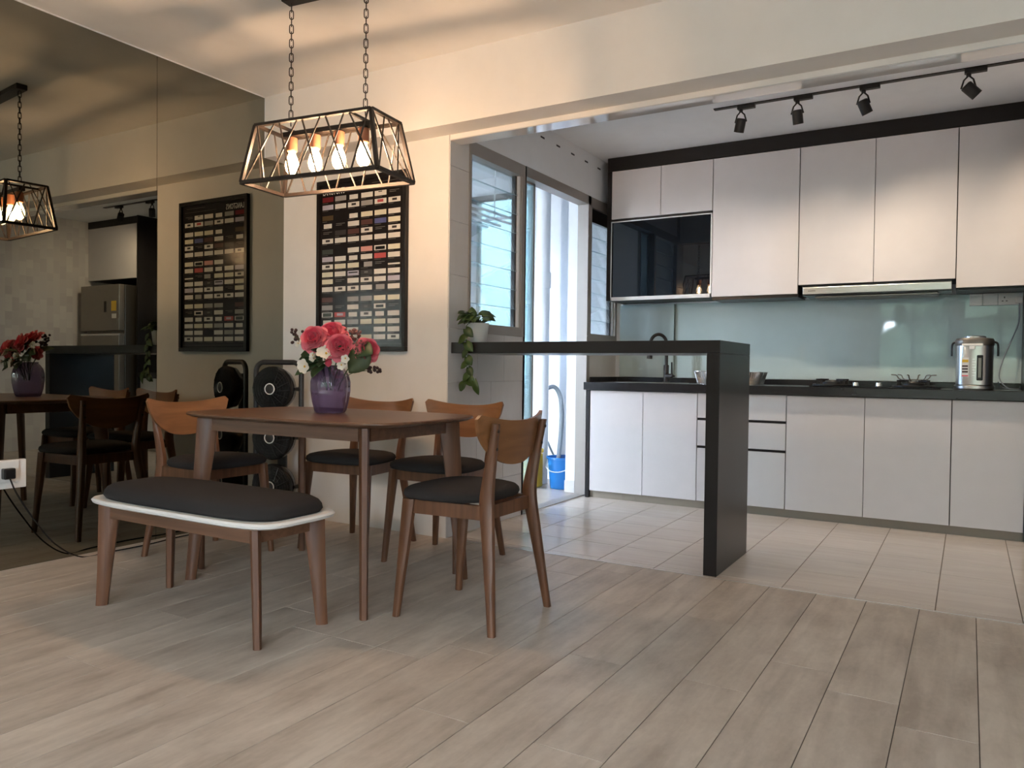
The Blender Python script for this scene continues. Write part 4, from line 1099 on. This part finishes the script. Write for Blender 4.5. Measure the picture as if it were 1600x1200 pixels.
for k in range(10):
    p = vine[min(len(vine)-1, 8+k*3)]; s = -1 if k % 2 else 1
    leaf(pp, p, (s*rl.uniform(.4, 1), -.25, -rl.uniform(.5, 1.1)), (s*.2, -1, .25), rl.uniform(.05, .068), rl.uniform(.020, .028), 'leaf' if k % 3 else 'leafd', .25, .22)
leaf(pp, (-.012, -.105, -.225), (-.4, -.1, -.5), (0, -1, .1), .055, .024, 'leaf'); leaf(pp, (.03, -.11, -.19), (.35, -.1, -.8), (0, -1, .1), .06, .022, 'leaf'); leaf(pp, (.06, -.11, -.215), (.25, -.1, -1), (0, -1, .1), .075, .022, 'leaf')

# ------------------------------------------------------------------ things in the yard
bk = thing('bucket', 'blue plastic bucket on the yard floor under the grey hose', 'bucket', (-2.785, 5.52, 0))
obj('shell', lathe(bmesh.new(), [(.095, 0.0), (.098, .004), (.122, .235), (.132, .237), (.132, .252), (.124, .252), (.119, .24), (.094, .01)], 32), 'blue', bk, 40)
obj('handle', tube(bmesh.new(), [(.130*math.cos(a), -.02-.112*math.sin(a), .225-.085*math.sin(a)) for a in [i*PI/16 for i in range(17)]], .004, 8), 'plastic_white', bk, 60)
hz = thing('drain_hose', 'grey washing hose arching down the yard wall into the bucket', 'hose', (-2.83, 5.895, .80))
ho = Vector((-2.83, 5.895, .80))
obj('hose', tube(bmesh.new(), spline([Vector(p)-ho for p in ((-3.09, 5.79, .78), (-3.00, 5.77, .80), (-2.935, 5.75, .73), (-2.905, 5.73, .60), (-2.895, 5.70, .42), (-2.845, 5.56, .22))], 8), .018, 10), 'hose', hz, 60)
obj('thin_hose', tube(bmesh.new(), spline([Vector(p)-ho for p in ((-3.07, 5.80, .33), (-3.0, 5.74, .26), (-2.92, 5.66, .21), (-2.85, 5.58, .20))], 8), .009, 8), 'hose', hz, 60)
yb = thing('storage_box', 'yellow plastic box on the yard floor by the door', 'box', (-3.06, 5.40, 0))
obj('body', B(-.10, .11, -.08, .10, 0.0, .27, bev=.012), 'yellow', yb)
obj('lid', B(-.105, .115, -.085, .105, .272, .31, bev=.012), 'yellow', yb)
pi = thing('drain_pipe', 'white drain pipe running up the yard end wall', 'pipe', (-3.06, 5.66, 0))
obj('pipe', lathe(bmesh.new(), [(.058, 0.0), (.058, 2.65)], 24), 'white', pi, 40)
obj('pipe_joint', lathe(bmesh.new(), [(.064, 1.62), (.067, 1.63), (.067, 1.74), (.064, 1.75)], 20), 'white', pi, 40)
yh = thing('ceiling_globe', 'round white globe fitting at the yard ceiling', 'lamp', (-2.97, 5.42, 2.6585))
obj('globe', lathe(bmesh.new(), [(.05, -.002), (.10, -.03), (.135, -.09), (.14, -.13), (.11, -.21), (.05, -.25), (.01, -.255)], 28), 'white', yh, 60)
dr = thing('drying_rack', 'ceiling clothes drying rack of white poles in the yard', 'drying rack', (-3.45, 5.2, 2.20))
for k in range(4): obj('pole', tube(bmesh.new(), [(-.25+.13*k, -1.1, 0), (-.25+.13*k, .6, 0)], .011, 8), 'aluw', dr, 60)
for y in (-.9, .4):
    obj('hanger_bar', B(-.27, .16, y-.01, y+.01, .011, .03), 'aluw', dr); obj('ceiling_rod', B(-.06, -.05, y-.005, y+.005, .03, .459), 'aluw', dr)

struct('floor_outside', B(-60, 60, -70, BACK_Y-.13, -.40, -.30), 'foliage_ground', 'grass ground outside the living room windows')
struct('floor_outside.001', B(-60, -4.25, BACK_Y-.13, 60, -.40, -.30), 'foliage_ground', 'grass ground outside the service yard')

# ------------------------------------------------------------------ greenery outside the living room windows
hg = thing('hedge', 'tall leafy hedge standing outside the living room windows', 'hedge', (0, -15, -.3))
rr = random.Random(2); bm = bmesh.new()
for k in range(60):
    bmesh.ops.create_icosphere(bm, subdivisions=3, radius=rr.uniform(.8, 1.3), matrix=Matrix.Translation((-8.5+17*k/59+rr.uniform(-.3, .3), rr.uniform(-.8, .8), rr.uniform(.8, 4.6))))
for v in bm.verts: v.co += Vector((rr.uniform(-1, 1), rr.uniform(-1, 1), rr.uniform(-1, 1)))*.2
o = obj('foliage', bm, 'foliage', hg); o['kind'] = 'stuff'
for k in range(6): obj('trunk', tube(bmesh.new(), [(-7.5+3*k, 0, 0), (-7.5+3*k, 0, 1.6)], [.14, .10], 8), 'walnut', hg, 60)
